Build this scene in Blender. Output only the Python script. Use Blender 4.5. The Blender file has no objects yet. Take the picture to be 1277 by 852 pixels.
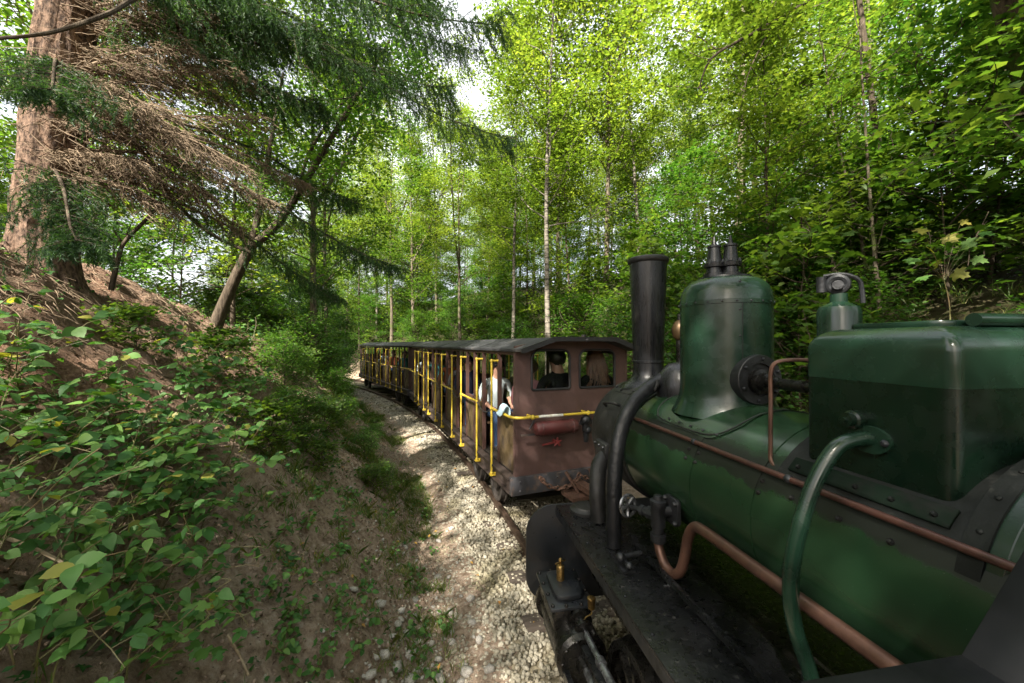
import bpy, bmesh, math, random
import numpy as np
from mathutils import Vector, Matrix, Euler
R = math.radians
scene = bpy.context.scene
col = scene.collection
rng = np.random.default_rng(7)
random.seed(7)

# ------------------------------------------------------------------ camera, sky, sun, exposure
CAMZ = 2.45                      # eye height above the rail tops
F, PCX, PCY = 485.0, 638.5, 429.0   # focal length and horizon point in photograph pixels
cam_data = bpy.data.cameras.new('camera')
cam_data.sensor_width = 36.0
cam_data.lens = 36.0 * F / 1277.0
cam_data.clip_start = 0.03
cam_data.clip_end = 2000
cam = bpy.data.objects.new('camera', cam_data)
cam.location = (0, 0, CAMZ)
cam.rotation_euler = (R(90) + math.atan((PCY - 426.0) / F), 0, 0)
col.objects.link(cam)
scene.camera = cam

SUN_EL, SUN_AZ = R(43), R(210)   # azimuth clockwise from +y: the sun stands behind the camera, a little to the left
world = bpy.data.worlds.new('World')
scene.world = world
world.use_nodes = True
wn = world.node_tree.nodes
wl = world.node_tree.links
sky = wn.new('ShaderNodeTexSky')
sky.sky_type = 'NISHITA'
sky.sun_disc = False
sky.sun_elevation = SUN_EL
sky.sun_rotation = SUN_AZ
sky.air_density = 1.0
sky.dust_density = 8.0
sky.ozone_density = 1.0
# high thin cloud: the clear sky veiled with soft bright haze all round
wtc = wn.new('ShaderNodeTexCoord'); wno = wn.new('ShaderNodeTexNoise'); wno.inputs['Scale'].default_value = 2.2; wno.inputs['Detail'].default_value = 5
wmr = wn.new('ShaderNodeMapRange'); wmr.inputs[1].default_value = 0.35; wmr.inputs[2].default_value = 0.6; wmr.inputs[3].default_value = 0.45; wmr.inputs[4].default_value = 0.9
wmx = wn.new('ShaderNodeMix'); wmx.data_type = 'RGBA'; wmx.inputs[7].default_value = (3.3, 3.35, 3.4, 1)
wl.new(wtc.outputs['Generated'], wno.inputs['Vector']); wl.new(wno.outputs[0], wmr.inputs[0]); wl.new(wmr.outputs[0], wmx.inputs[0])
wl.new(sky.outputs[0], wmx.inputs[6]); wl.new(wmx.outputs[2], wn['Background'].inputs[0])
wn['Background'].inputs[1].default_value = 0.14
sd = bpy.data.lights.new('sun', 'SUN')
sd.energy = 5.0
sd.angle = R(0.5)
sd.color = (1.0, 0.93, 0.82)
sun = bpy.data.objects.new('sun', sd)
sdir = Vector((math.sin(SUN_AZ) * math.cos(SUN_EL), math.cos(SUN_AZ) * math.cos(SUN_EL), math.sin(SUN_EL)))
sun.rotation_euler = sdir.to_track_quat('Z', 'Y').to_euler()
sun.location = sdir * 60
col.objects.link(sun)
scene.view_settings.view_transform = 'Standard'
scene.view_settings.look = 'None'
scene.view_settings.gamma = 1.0
scene.view_settings.use_curve_mapping = False
scene.view_settings.exposure = 2.05
cy = scene.cycles
cy.use_denoising = True
cy.max_bounces = 7
cy.diffuse_bounces = 4
cy.glossy_bounces = 3
cy.transmission_bounces = 4
cy.transparent_max_bounces = 8
cy.sample_clamp_indirect = 6
cy.caustics_reflective = False
cy.caustics_refractive = False

# ------------------------------------------------------------------ helpers
def at(px, py, depth):
    """world point seen at a photograph pixel, at a given distance along the view"""
    return Vector(((px - PCX) / F * depth, depth, CAMZ - (py - PCY) / F * depth))

def tag(o, label=None, cat=None, group=None, kind=None):
    if label: o['label'] = label
    if cat: o['category'] = cat
    if group: o['group'] = group
    if kind: o['kind'] = kind
    return o

def link(o, parent=None):
    col.objects.link(o)
    if parent is not None: o.parent = parent
    return o

def empty(name, loc=(0, 0, 0), rz=0.0, label=None, cat=None, group=None):
    o = bpy.data.objects.new(name, None)
    o.empty_display_size = 0.2
    o.location = loc
    o.rotation_euler = (0, 0, rz)
    link(o)
    return tag(o, label, cat, group)

def inst(name, mesh, parent=None, loc=(0, 0, 0), rot=(0, 0, 0), sc=(1, 1, 1)):
    o = bpy.data.objects.new(name, mesh)
    o.location = loc
    o.rotation_euler = rot
    o.scale = sc if hasattr(sc, '__len__') else (sc, sc, sc)
    return link(o, parent)

def copy_tree(o, parent=None):
    c = o.copy()
    col.objects.link(c)
    if parent is not None: c.parent = parent
    for ch in list(o.children): copy_tree(ch, c)
    return c

def np_mesh(name, V, FQ, mat, attr=None, smooth=False, mi=None):
    """fast mesh from arrays; FQ is (n, k) face corner indices; attr is a per-vertex float"""
    me = bpy.data.meshes.new(name)
    V = np.asarray(V, np.float32); FQ = np.asarray(FQ, np.int32)
    n, k = FQ.shape
    me.vertices.add(len(V)); me.vertices.foreach_set('co', V.ravel())
    me.loops.add(n * k); me.loops.foreach_set('vertex_index', FQ.ravel())
    me.polygons.add(n)
    me.polygons.foreach_set('loop_start', np.arange(0, n * k, k, dtype=np.int32))
    me.polygons.foreach_set('loop_total', np.full(n, k, np.int32))
    if smooth: me.polygons.foreach_set('use_smooth', np.ones(n, bool))
    for m in (mat if isinstance(mat, (list, tuple)) else [mat]): me.materials.append(m)
    if mi is not None: me.polygons.foreach_set('material_index', np.asarray(mi, np.int32))
    if attr is not None:
        a = me.attributes.new('rnd', 'FLOAT', 'POINT'); a.data.foreach_set('value', np.asarray(attr, np.float32))
    me.update(calc_edges=True)
    return me

def smooth_path(pts, n=6):
    P = [Vector(p) for p in pts]
    if len(P) < 3: return P
    out = []
    for i in range(len(P) - 1):
        p0 = P[max(i - 1, 0)]; p1 = P[i]; p2 = P[i + 1]; p3 = P[min(i + 2, len(P) - 1)]
        for j in range(n):
            t = j / n
            out.append(0.5 * ((2 * p1) + (p2 - p0) * t + (2 * p0 - 5 * p1 + 4 * p2 - p3) * t * t + (3 * p1 - p0 - 3 * p2 + p3) * t ** 3))
    out.append(P[-1])
    return out

def lerp_list(vals, n):
    return [float(x) for x in np.interp(np.linspace(0, 1, n), np.linspace(0, 1, len(vals)), vals)]

class MB:
    """collects shapes; build() links them as one mesh object"""
    def __init__(s): s.v = []; s.f = []; s.m = []; s.cm = 0
    def mat(s, i): s.cm = i; return s
    def add(s, V, Fc):
        b = len(s.v); s.v += [tuple(p) for p in V]
        for f in Fc: s.f.append(tuple(b + i for i in f)); s.m.append(s.cm)
        return s
    def box(s, x0, x1, y0, y1, z0, z1, M=None):
        V = [Vector((x, y, z)) for z in (z0, z1) for y in (y0, y1) for x in (x0, x1)]
        if M is not None: V = [M @ p for p in V]
        return s.add(V, [(0, 2, 3, 1), (4, 5, 7, 6), (0, 1, 5, 4), (2, 6, 7, 3), (0, 4, 6, 2), (1, 3, 7, 5)])
    def bar(s, p0, p1, w, h):
        p0 = Vector(p0); p1 = Vector(p1); d = (p1 - p0); L = d.length
        M = Matrix.Translation(p0) @ d.to_track_quat('Y', 'Z').to_matrix().to_4x4()
        return s.box(-w / 2, w / 2, 0, L, -h / 2, h / 2, M)
    def tube(s, pts, r, n=10, cap=True, bumps=0.0):
        P = [Vector(p) for p in pts]; m = len(P)
        rr = lerp_list(r, m) if hasattr(r, '__len__') else [r] * m
        T = []
        for i in range(m):
            d = P[min(i + 1, m - 1)] - P[max(i - 1, 0)]
            T.append(d.normalized() if d.length > 1e-9 else Vector((0, 0, 1)))
        a = Vector((0, 0, 1)) if abs(T[0].z) < 0.9 else Vector((1, 0, 0))
        N = (a - T[0] * a.dot(T[0])).normalized()
        V = []
        for i in range(m):
            N = (N - T[i] * N.dot(T[i])).normalized(); B = T[i].cross(N)
            for j in range(n):
                an = 2 * math.pi * j / n
                q = rr[i] * (1 + bumps * random.uniform(-1, 1))
                V.append(P[i] + (N * math.cos(an) + B * math.sin(an)) * q)
        Fc = [(i * n + j, i * n + (j + 1) % n, (i + 1) * n + (j + 1) % n, (i + 1) * n + j) for i in range(m - 1) for j in range(n)]
        if cap:
            Fc.append(tuple(reversed(range(n)))); Fc.append(tuple((m - 1) * n + j for j in range(n)))
        return s.add(V, Fc)
    def cyl(s, p0, p1, r0, r1=None, n=24, cap=True):
        return s.tube([p0, p1], [r0, r0 if r1 is None else r1], n, cap)
    def lathe(s, prof, origin=(0, 0, 0), axis=(0, 0, 1), n=32, cap=True):
        O = Vector(origin); A = Vector(axis).normalized()
        a = Vector((1, 0, 0)) if abs(A.x) < 0.9 else Vector((0, 1, 0))
        N = (a - A * a.dot(A)).normalized(); B = A.cross(N)
        V = [O + A * h + (N * math.cos(2 * math.pi * j / n) + B * math.sin(2 * math.pi * j / n)) * r for r, h in prof for j in range(n)]
        m = len(prof)
        Fc = [(i * n + j, i * n + (j + 1) % n, (i + 1) * n + (j + 1) % n, (i + 1) * n + j) for i in range(m - 1) for j in range(n)]
        if cap: Fc += [tuple(reversed(range(n))), tuple((m - 1) * n + j for j in range(n))]
        return s.add(V, Fc)
    def torus(s, c, axis, R0, r, n=24, k=8):
        prof = [(R0 + r * math.cos(2 * math.pi * i / k), r * math.sin(2 * math.pi * i / k)) for i in range(k + 1)]
        return s.lathe(prof, c, axis, n, False)
    def ball(s, c, r, n=12, sc=(1, 1, 1)):
        m = max(4, n // 2); V = []; C = Vector(c)
        prof = [(math.sin(math.pi * i / m), -math.cos(math.pi * i / m)) for i in range(m + 1)]
        V = [C + Vector((p[0] * math.cos(2 * math.pi * j / n) * sc[0], p[0] * math.sin(2 * math.pi * j / n) * sc[1], p[1] * sc[2])) * r for p in prof for j in range(n)]
        Fc = [(i * n + j, i * n + (j + 1) % n, (i + 1) * n + (j + 1) % n, (i + 1) * n + j) for i in range(m) for j in range(n)]
        return s.add(V, Fc)
    def prism(s, poly, e, M):
        """poly in local xy, extruded 0..e along local z, placed by M"""
        n = len(poly)
        V = [M @ Vector((p[0], p[1], 0)) for p in poly] + [M @ Vector((p[0], p[1], e)) for p in poly]
        return s.add(V, [tuple(reversed(range(n))), tuple(range(n, 2 * n))] + [(i, (i + 1) % n, n + (i + 1) % n, n + i) for i in range(n)])
    def mesh(s, name, mats, bevel=0, smooth=True, angle=38, seg=2):
        me = bpy.data.meshes.new(name)
        me.from_pydata(s.v, [], s.f)
        for m in (mats if isinstance(mats, (list, tuple)) else [mats]): me.materials.append(m)
        if max(s.m or [0]) > 0: me.polygons.foreach_set('material_index', s.m)
        bm = bmesh.new(); bm.from_mesh(me)
        bmesh.ops.remove_doubles(bm, verts=bm.verts, dist=1e-5)
        bmesh.ops.recalc_face_normals(bm, faces=bm.faces)
        if bevel:
            ed = [e for e in bm.edges if len(e.link_faces) == 2 and e.calc_face_angle(0) > R(35)]
            bmesh.ops.bevel(bm, geom=ed, offset=bevel, segments=seg, affect='EDGES', profile=0.5, clamp_overlap=True)
        bm.to_mesh(me); bm.free()
        if smooth:
            me.polygons.foreach_set('use_smooth', [True] * len(me.polygons))
            me.set_sharp_from_angle(angle=R(angle))
        me.update()
        return me
    def build(s, name, mats, parent=None, **k):
        return link(bpy.data.objects.new(name, s.mesh(name, mats, **k)), parent)

def rrect(w, h, r, n=5, cx=0.0, cy=0.0):
    """rounded rectangle outline; r is one radius or four (lower-left, lower-right, upper-right, upper-left)"""
    rs = r if hasattr(r, '__len__') else [r] * 4
    out = []
    for q, (sx, sy) in enumerate(((-1, -1), (1, -1), (1, 1), (-1, 1))):
        rr = max(rs[q], 1e-4)
        ox = cx + sx * (w / 2 - rr); oy = cy + sy * (h / 2 - rr)
        for i in range(n + 1):
            a = math.pi + q * math.pi / 2 + math.pi / 2 * i / n
            out.append((ox + rr * math.cos(a), oy + rr * math.sin(a)))
    return out

# value noise
_perm = rng.random((64, 64))
def vnoise(x, y):
    xi = np.floor(x).astype(int); yi = np.floor(y).astype(int)
    fx = x - xi; fy = y - yi
    fx = fx * fx * (3 - 2 * fx); fy = fy * fy * (3 - 2 * fy)
    g = lambda a, b: _perm[a % 64, b % 64]
    return (g(xi, yi) * (1 - fx) + g(xi + 1, yi) * fx) * (1 - fy) + (g(xi, yi + 1) * (1 - fx) + g(xi + 1, yi + 1) * fx) * fy - 0.5
def fbm(x, y, o=4):
    s = 0; a = 1.0
    for i in range(o):
        s = s + a * vnoise(x * 2 ** i + 13.7 * i, y * 2 ** i + 7.1 * i); a *= 0.5
    return s

# ------------------------------------------------------------------ materials
MATS = {}
def new_mat(name):
    m = bpy.data.materials.new(name); m.use_nodes = True
    MATS[name] = m
    nt = m.node_tree
    return m, nt, nt.nodes, nt.links, nt.nodes['Principled BSDF']

def N_(nodes, t, **k):
    n = nodes.new(t)
    for a, b in k.items():
        if a.startswith('i_'):
            n.inputs[a[2:]].default_value = b
        else: setattr(n, a, b)
    return n

def pm(name, c1, c2=None, rough=0.5, metal=0.0, scale=6.0, bump=0.0, bscale=60.0, rvar=0.12, spec=0.5, coat=0.0, dirt=None, dscale=3.0, dlo=0.5, dhi=0.7, stretch=None, drough=0.8):
    """paint / metal / cloth: two tones mixed by noise, patchy dirt on top, uneven gloss, fine relief"""
    m, nt, nd, lk, P = new_mat(name)
    tc = N_(nd, 'ShaderNodeTexCoord')
    src = tc.outputs['Object']
    if stretch:
        mp = N_(nd, 'ShaderNodeMapping'); mp.inputs['Scale'].default_value = stretch
        lk.new(src, mp.inputs[0]); src = mp.outputs[0]
    n1 = N_(nd, 'ShaderNodeTexNoise', i_Scale=scale, i_Detail=6.0, i_Roughness=0.6)
    lk.new(src, n1.inputs['Vector'])
    rp = N_(nd, 'ShaderNodeValToRGB')
    rp.color_ramp.elements[0].position = 0.32; rp.color_ramp.elements[1].position = 0.68
    rp.color_ramp.elements[0].color = (*c1, 1); rp.color_ramp.elements[1].color = (*(c2 or [c * 0.7 for c in c1]), 1)
    lk.new(n1.outputs[0], rp.inputs[0])
    colr = rp.outputs[0]
    mr = N_(nd, 'ShaderNodeMapRange'); mr.inputs[3].default_value = max(0.03, rough - rvar); mr.inputs[4].default_value = min(1, rough + rvar)
    mr.inputs[1].default_value = 0.3; mr.inputs[2].default_value = 0.7
    n2 = N_(nd, 'ShaderNodeTexNoise', i_Scale=scale * 2.7, i_Detail=5.0)
    lk.new(src, n2.inputs['Vector']); lk.new(n2.outputs[0], mr.inputs[0])
    rsock = mr.outputs[0]
    if dirt:
        n3 = N_(nd, 'ShaderNodeTexNoise', i_Scale=dscale, i_Detail=8.0, i_Roughness=0.65)
        lk.new(tc.outputs['Object'], n3.inputs['Vector'])
        r3 = N_(nd, 'ShaderNodeMapRange'); r3.inputs[1].default_value = dlo; r3.inputs[2].default_value = dhi
        lk.new(n3.outputs[0], r3.inputs[0])
        mx = N_(nd, 'ShaderNodeMix', data_type='RGBA'); mx.inputs[7].default_value = (*dirt, 1)
        lk.new(r3.outputs[0], mx.inputs[0]); lk.new(colr, mx.inputs[6]); colr = mx.outputs[2]
        mf = N_(nd, 'ShaderNodeMix'); mf.inputs[3].default_value = drough
        lk.new(r3.outputs[0], mf.inputs[0]); lk.new(rsock, mf.inputs[2]); rsock = mf.outputs[0]
    lk.new(colr, P.inputs['Base Color']); lk.new(rsock, P.inputs['Roughness'])
    P.inputs['Metallic'].default_value = metal
    P.inputs['Specular IOR Level'].default_value = spec
    P.inputs['Coat Weight'].default_value = coat
    if bump:
        nb = N_(nd, 'ShaderNodeTexNoise', i_Scale=bscale, i_Detail=4.0)
        lk.new(src, nb.inputs['Vector'])
        b = N_(nd, 'ShaderNodeBump', i_Strength=bump, i_Distance=0.01)
        lk.new(nb.outputs[0], b.inputs['Height']); lk.new(b.outputs[0], P.inputs['Normal'])
    return m

def leaf_mat(name, ca, cb, cc, trans=0.45, rough=0.45, tcol=1.5, ov=0.25):
    """leaf: three greens picked per leaf, light passing through the blade"""
    m, nt, nd, lk, P = new_mat(name)
    a = N_(nd, 'ShaderNodeAttribute', attribute_name='rnd')
    oi = N_(nd, 'ShaderNodeObjectInfo')
    ad = N_(nd, 'ShaderNodeMath', operation='MULTIPLY_ADD'); ad.inputs[1].default_value = ov; ad.inputs[2].default_value = -ov / 2
    lk.new(oi.outputs['Random'], ad.inputs[0])
    sm = N_(nd, 'ShaderNodeMath', operation='ADD', use_clamp=True)
    lk.new(a.outputs['Fac'], sm.inputs[0]); lk.new(ad.outputs[0], sm.inputs[1])
    rp = N_(nd, 'ShaderNodeValToRGB')
    e = rp.color_ramp.elements
    e[0].color = (*ca, 1); e[1].color = (*cc, 1); e[0].position = 0.05; e[1].position = 0.95
    k = e.new(0.5); k.color = (*cb, 1)
    lk.new(sm.outputs[0], rp.inputs[0])
    lk.new(rp.outputs[0], P.inputs['Base Color'])
    P.inputs['Roughness'].default_value = rough
    P.inputs['Specular IOR Level'].default_value = 0.35
    tr = N_(nd, 'ShaderNodeBsdfTranslucent')
    mc = N_(nd, 'ShaderNodeMix', data_type='RGBA', blend_type='MULTIPLY'); mc.inputs[0].default_value = 1
    mc.inputs[7].default_value = (1.25 * tcol, 1.3 * tcol, 0.45 * tcol, 1)
    lk.new(rp.outputs[0], mc.inputs[6]); lk.new(mc.outputs[2], tr.inputs[0])
    ms = N_(nd, 'ShaderNodeMixShader'); ms.inputs[0].default_value = trans
    lk.new(P.outputs[0], ms.inputs[1]); lk.new(tr.outputs[0], ms.inputs[2])
    lk.new(ms.outputs[0], nd['Material Output'].inputs['Surface'])
    return m

def bark_mat(name, c1, c2, scale=10, stretch=(1, 1, 0.18), bump=0.8, moss=None):
    m, nt, nd, lk, P = new_mat(name)
    tc = N_(nd, 'ShaderNodeTexCoord'); mp = N_(nd, 'ShaderNodeMapping'); mp.inputs['Scale'].default_value = stretch
    lk.new(tc.outputs['Object'], mp.inputs[0])
    n0 = N_(nd, 'ShaderNodeTexNoise', i_Scale=scale, i_Detail=8.0, i_Roughness=0.7)
    v = N_(nd, 'ShaderNodeTexVoronoi', i_Scale=scale * 1.6, feature='F1')
    lk.new(mp.outputs[0], n0.inputs['Vector'])
    ma = N_(nd, 'ShaderNodeMix', data_type='VECTOR'); ma.inputs[0].default_value = 0.12
    lk.new(mp.outputs[0], ma.inputs[4]); lk.new(n0.outputs[1], ma.inputs[5]); lk.new(ma.outputs[1], v.inputs['Vector'])
    ad = N_(nd, 'ShaderNodeMath', operation='MULTIPLY'); lk.new(n0.outputs[0], ad.inputs[0]); lk.new(v.outputs['Distance'], ad.inputs[1])
    rp = N_(nd, 'ShaderNodeValToRGB'); e = rp.color_ramp.elements
    e[0].position = 0.08; e[1].position = 0.42; e[0].color = (*c2, 1); e[1].color = (*c1, 1)
    lk.new(ad.outputs[0], rp.inputs[0]); colr = rp.outputs[0]
    if moss:
        n3 = N_(nd, 'ShaderNodeTexNoise', i_Scale=2.2, i_Detail=6.0); lk.new(tc.outputs['Object'], n3.inputs['Vector'])
        r3 = N_(nd, 'ShaderNodeMapRange'); r3.inputs[1].default_value = 0.48; r3.inputs[2].default_value = 0.62; lk.new(n3.outputs[0], r3.inputs[0])
        mx = N_(nd, 'ShaderNodeMix', data_type='RGBA'); mx.inputs[7].default_value = (*moss, 1)
        lk.new(r3.outputs[0], mx.inputs[0]); lk.new(colr, mx.inputs[6]); colr = mx.outputs[2]
    lk.new(colr, P.inputs['Base Color']); P.inputs['Roughness'].default_value = 0.9; P.inputs['Specular IOR Level'].default_value = 0.2
    b = N_(nd, 'ShaderNodeBump', i_Strength=bump, i_Distance=0.03); lk.new(ad.outputs[0], b.inputs['Height']); lk.new(b.outputs[0], P.inputs['Normal'])
    return m

# ------------------------------------------------------------------ the line of the track: a left-hand arc of 52 m radius
RAD, TH0 = 52.0, R(22.06)
CAR_U = Vector((-math.sin(TH0), math.cos(TH0), 0)); CAR_V = Vector((math.cos(TH0), math.sin(TH0), 0))
CAR1 = Vector((0.883, 5.447, 0)); CAR_L, CAR_W = 10.0, 1.8
P0 = CAR1 + CAR_U * 5 + CAR_V * 0.11
CEN = P0 - CAR_V * RAD
def track(a, l=0.0, z=0.0):
    th = TH0 + a / RAD
    return Vector((CEN.x + math.cos(th) * (RAD + l), CEN.y + math.sin(th) * (RAD + l), z))
def to_track(x, y):
    dx = x - CEN.x; dy = y - CEN.y
    return (np.arctan2(dy, dx) - TH0) * RAD, np.hypot(dx, dy) - RAD
def track_dir(a): return TH0 + a / RAD

def sstep(x, a, b):
    t = np.clip((x - a) / (b - a), 0, 1); return t * t * (3 - 2 * t)
def ground(x, y, rough=True):
    x = np.asarray(x, float); y = np.asarray(y, float)
    a, l = to_track(x, y)
    # left: steep cutting bank up to a shoulder, then a plateau that falls away
    d = -l
    top = 3.85 - 1.9 * sstep(a, -5.0, 10.0)
    foot = 2.15 + 0.22 * fbm(a * 0.35, a * 0.05 + 3)
    rise = np.clip(0.95 * (d - foot), 0, None)
    rise = rise * (1 + 0.10 * fbm(a * 0.5, d * 0.5))
    h = top + 0.2
    bank = np.where(rise < h * 0.8, rise, h * 0.8 + (h * 0.2) * (1 - np.exp(-(rise - h * 0.8) / (h * 0.2))))
    bank = bank - 0.10 * np.clip(d - 9, 0, 30)
    zl = -0.24 + bank
    # right: a steeper bank that keeps climbing into the wood
    e = l
    riser = np.clip(1.0 * (e - 2.1), 0, 3.2) + 0.30 * np.clip(e - 5.3, 0, 22) * (1 + 0.2 * fbm(a * 0.1, e * 0.1))
    zr = -0.24 + riser
    z = np.where(l < 0, zl, zr)
    bed = sstep(np.abs(l), 1.95, 1.45)
    z = np.maximum(z, -0.26 + bed * 0.10)
    if rough:
        w = sstep(np.abs(l), 1.7, 2.6)
        z = z + w * (0.16 * fbm(x * 1.3, y * 1.3, 3) + 0.11 * fbm(x * 5, y * 5, 4) + 0.35 * fbm(x * 0.3, y * 0.3, 2) * sstep(np.abs(l), 3, 7))
        z = z + 0.02 * fbm(x * 5, y * 5, 3)
    return z
def gz(x, y): return float(ground(np.array([x]), np.array([y]))[0])
# ------------------------------------------------------------------ ground
def axis(lo, fine_lo, fine_hi, hi, step, grow=1.16):
    mid = list(np.arange(fine_lo, fine_hi, step)); s = step; up = []; x = mid[-1]
    while x < hi: s *= grow; x += s; up.append(x)
    s = step; dn = []; x = mid[0]
    while x > lo: s *= grow; x -= s; dn.append(x)
    return np.array(dn[::-1] + mid + up)
XS = axis(-420, -7.5, 2.0, 420, 0.055); YS = axis(-420, 0.8, 11.0, 420, 0.06, 1.12)
GX, GY = np.meshgrid(XS, YS)
GZ = ground(GX, GY)
nx, ny = len(XS), len(YS)
gi = np.arange(nx * ny).reshape(ny, nx)
quads = np.stack([gi[:-1, :-1], gi[:-1, 1:], gi[1:, 1:], gi[1:, :-1]], -1).reshape(-1, 4)

def ground_material():
    m, nt, nd, lk, P = new_mat('bank_earth')
    tc = N_(nd, 'ShaderNodeTexCoord'); O = tc.outputs['Object']
    def ramp(scale, cols, detail=8.0, rough=0.65, lo=0.3, hi=0.7):
        n = N_(nd, 'ShaderNodeTexNoise', i_Scale=scale, i_Detail=detail, i_Roughness=rough); lk.new(O, n.inputs['Vector'])
        r = N_(nd, 'ShaderNodeValToRGB'); e = r.color_ramp.elements
        e[0].color = (*cols[0], 1); e[1].color = (*cols[-1], 1); e[0].position = lo; e[1].position = hi
        for i, c in enumerate(cols[1:-1]): k = e.new(lo + (hi - lo) * (i + 1) / (len(cols) - 1)); k.color = (*c, 1)
        lk.new(n.outputs[0], r.inputs[0]); return r.outputs[0], n.outputs[0]
    earth, en = ramp(16, [(0.13, 0.088, 0.062), (0.33, 0.245, 0.18), (0.45, 0.37, 0.30)])
    litter, ln = ramp(40, [(0.06, 0.030, 0.019), (0.19, 0.105, 0.066), (0.38, 0.245, 0.165)])
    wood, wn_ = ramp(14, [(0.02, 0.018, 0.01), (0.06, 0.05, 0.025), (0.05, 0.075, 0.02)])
    def mix(a, b, attr):
        at_ = N_(nd, 'ShaderNodeAttribute', attribute_name=attr)
        x = N_(nd, 'ShaderNodeMix', data_type='RGBA'); lk.new(at_.outputs['Fac'], x.inputs[0]); lk.new(a, x.inputs[6]); lk.new(b, x.inputs[7]); return x.outputs[2]
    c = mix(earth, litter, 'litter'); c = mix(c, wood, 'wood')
    lk.new(c, P.inputs['Base Color']); P.inputs['Roughness'].default_value = 0.95; P.inputs['Specular IOR Level'].default_value = 0.15
    nb = N_(nd, 'ShaderNodeTexNoise', i_Scale=45.0, i_Detail=8.0, i_Roughness=0.7); lk.new(O, nb.inputs['Vector'])
    b = N_(nd, 'ShaderNodeBump', i_Strength=1.0, i_Distance=0.05); lk.new(nb.outputs[0], b.inputs['Height']); lk.new(b.outputs[0], P.inputs['Normal'])
    return m
gme = np_mesh('ground', np.stack([GX.ravel(), GY.ravel(), GZ.ravel()], 1), quads, ground_material(), smooth=True)
ga, gl = to_track(GX, GY)
litter = sstep(-gl, 3.3, 4.6) * sstep(ga, 6, -3) * (0.75 + 0.5 * fbm(GX * 1.5, GY * 1.5)).clip(0, 1)
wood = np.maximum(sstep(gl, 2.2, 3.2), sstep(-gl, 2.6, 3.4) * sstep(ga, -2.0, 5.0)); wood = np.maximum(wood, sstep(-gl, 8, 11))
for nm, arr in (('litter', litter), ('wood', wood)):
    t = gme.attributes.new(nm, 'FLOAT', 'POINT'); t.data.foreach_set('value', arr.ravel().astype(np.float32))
tag(inst('ground', gme), kind='structure')

# ------------------------------------------------------------------ track: ballast bed, sleepers, rails
M_bed = pm('ballast_bed', (0.30, 0.26, 0.18), (0.10, 0.085, 0.06), rough=0.95, scale=30, bump=0.8, bscale=60, spec=0.2)
A = np.arange(-20, 52, 0.25); Ls = np.array([-1.9, -1.6, -1.3, -0.9, -0.4, 0, 0.4, 0.9, 1.3, 1.6, 1.9])
BV = np.array([track(a, l) for a in A for l in Ls]); prof = np.array([-0.30, -0.215, -0.15, -0.135, -0.13, -0.13, -0.13, -0.135, -0.15, -0.215, -0.30])
BV[:, 2] = np.tile(prof, len(A)) + 0.012 * fbm(BV[:, 0] * 4, BV[:, 1] * 4)
bi = np.arange(len(BV)).reshape(len(A), len(Ls))
bq = np.stack([bi[:-1, :-1], bi[:-1, 1:], bi[1:, 1:], bi[1:, :-1]], -1).reshape(-1, 4)
tag(inst('ballast_bed', np_mesh('ballast_bed', BV, bq, M_bed, smooth=True)), kind='structure')

def stone_mat():
    m, nt, nd, lk, P = new_mat('ballast_stone')
    a = N_(nd, 'ShaderNodeAttribute', attribute_name='rnd'); rp = N_(nd, 'ShaderNodeValToRGB'); e = rp.color_ramp.elements
    e[0].color = (0.05, 0.042, 0.028, 1); e[1].color = (0.66, 0.60, 0.47, 1); e[0].position = 0.0; e[1].position = 1
    for p, c in ((0.12, (0.17, 0.145, 0.10)), (0.35, (0.36, 0.32, 0.235)), (0.7, (0.50, 0.455, 0.35))):
        k = e.new(p); k.color = (*c, 1)
    lk.new(a.outputs['Fac'], rp.inputs[0])
    tc = N_(nd, 'ShaderNodeTexCoord'); n = N_(nd, 'ShaderNodeTexNoise', i_Scale=60.0, i_Detail=6.0); lk.new(tc.outputs['Object'], n.inputs['Vector'])
    n2 = N_(nd, 'ShaderNodeTexNoise', i_Scale=1.6, i_Detail=5.0); lk.new(tc.outputs['Object'], n2.inputs['Vector'])
    r2 = N_(nd, 'ShaderNodeMapRange'); r2.inputs[1].default_value = 0.50; r2.inputs[2].default_value = 0.68; r2.inputs[4].default_value = 0.55; lk.new(n2.outputs[0], r2.inputs[0])
    mo = N_(nd, 'ShaderNodeMix', data_type='RGBA', blend_type='MULTIPLY'); mo.inputs[7].default_value = (0.52, 0.47, 0.2, 1)
    lk.new(r2.outputs[0], mo.inputs[0]); lk.new(rp.outputs[0], mo.inputs[6])
    mx = N_(nd, 'ShaderNodeMix', data_type='RGBA', blend_type='MULTIPLY'); mx.inputs[0].default_value = 0.5
    lk.new(mo.outputs[2], mx.inputs[6]); lk.new(n.outputs[0], mx.inputs[7])
    sc = N_(nd, 'ShaderNodeMix', data_type='RGBA', blend_type='MULTIPLY'); sc.inputs[0].default_value = 1; sc.inputs[7].default_value = (0.86, 0.87, 0.90, 1)
    lk.new(mx.outputs[2], sc.inputs[6]); lk.new(sc.outputs[2], P.inputs['Base Color']); P.inputs['Roughness'].default_value = 0.9; P.inputs['Specular IOR Level'].default_value = 0.25
    b = N_(nd, 'ShaderNodeBump', i_Strength=0.4, i_Distance=0.01); lk.new(n.outputs[0], b.inputs['Height']); lk.new(b.outputs[0], P.inputs['Normal'])
    return m
M_stone = stone_mat()
M_grey = pm('grey_limestone', (0.50, 0.47, 0.43), (0.30, 0.28, 0.25), rough=0.9, scale=14, bump=0.5, bscale=50, spec=0.2, dirt=(0.16, 0.13, 0.09), dscale=9)

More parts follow.
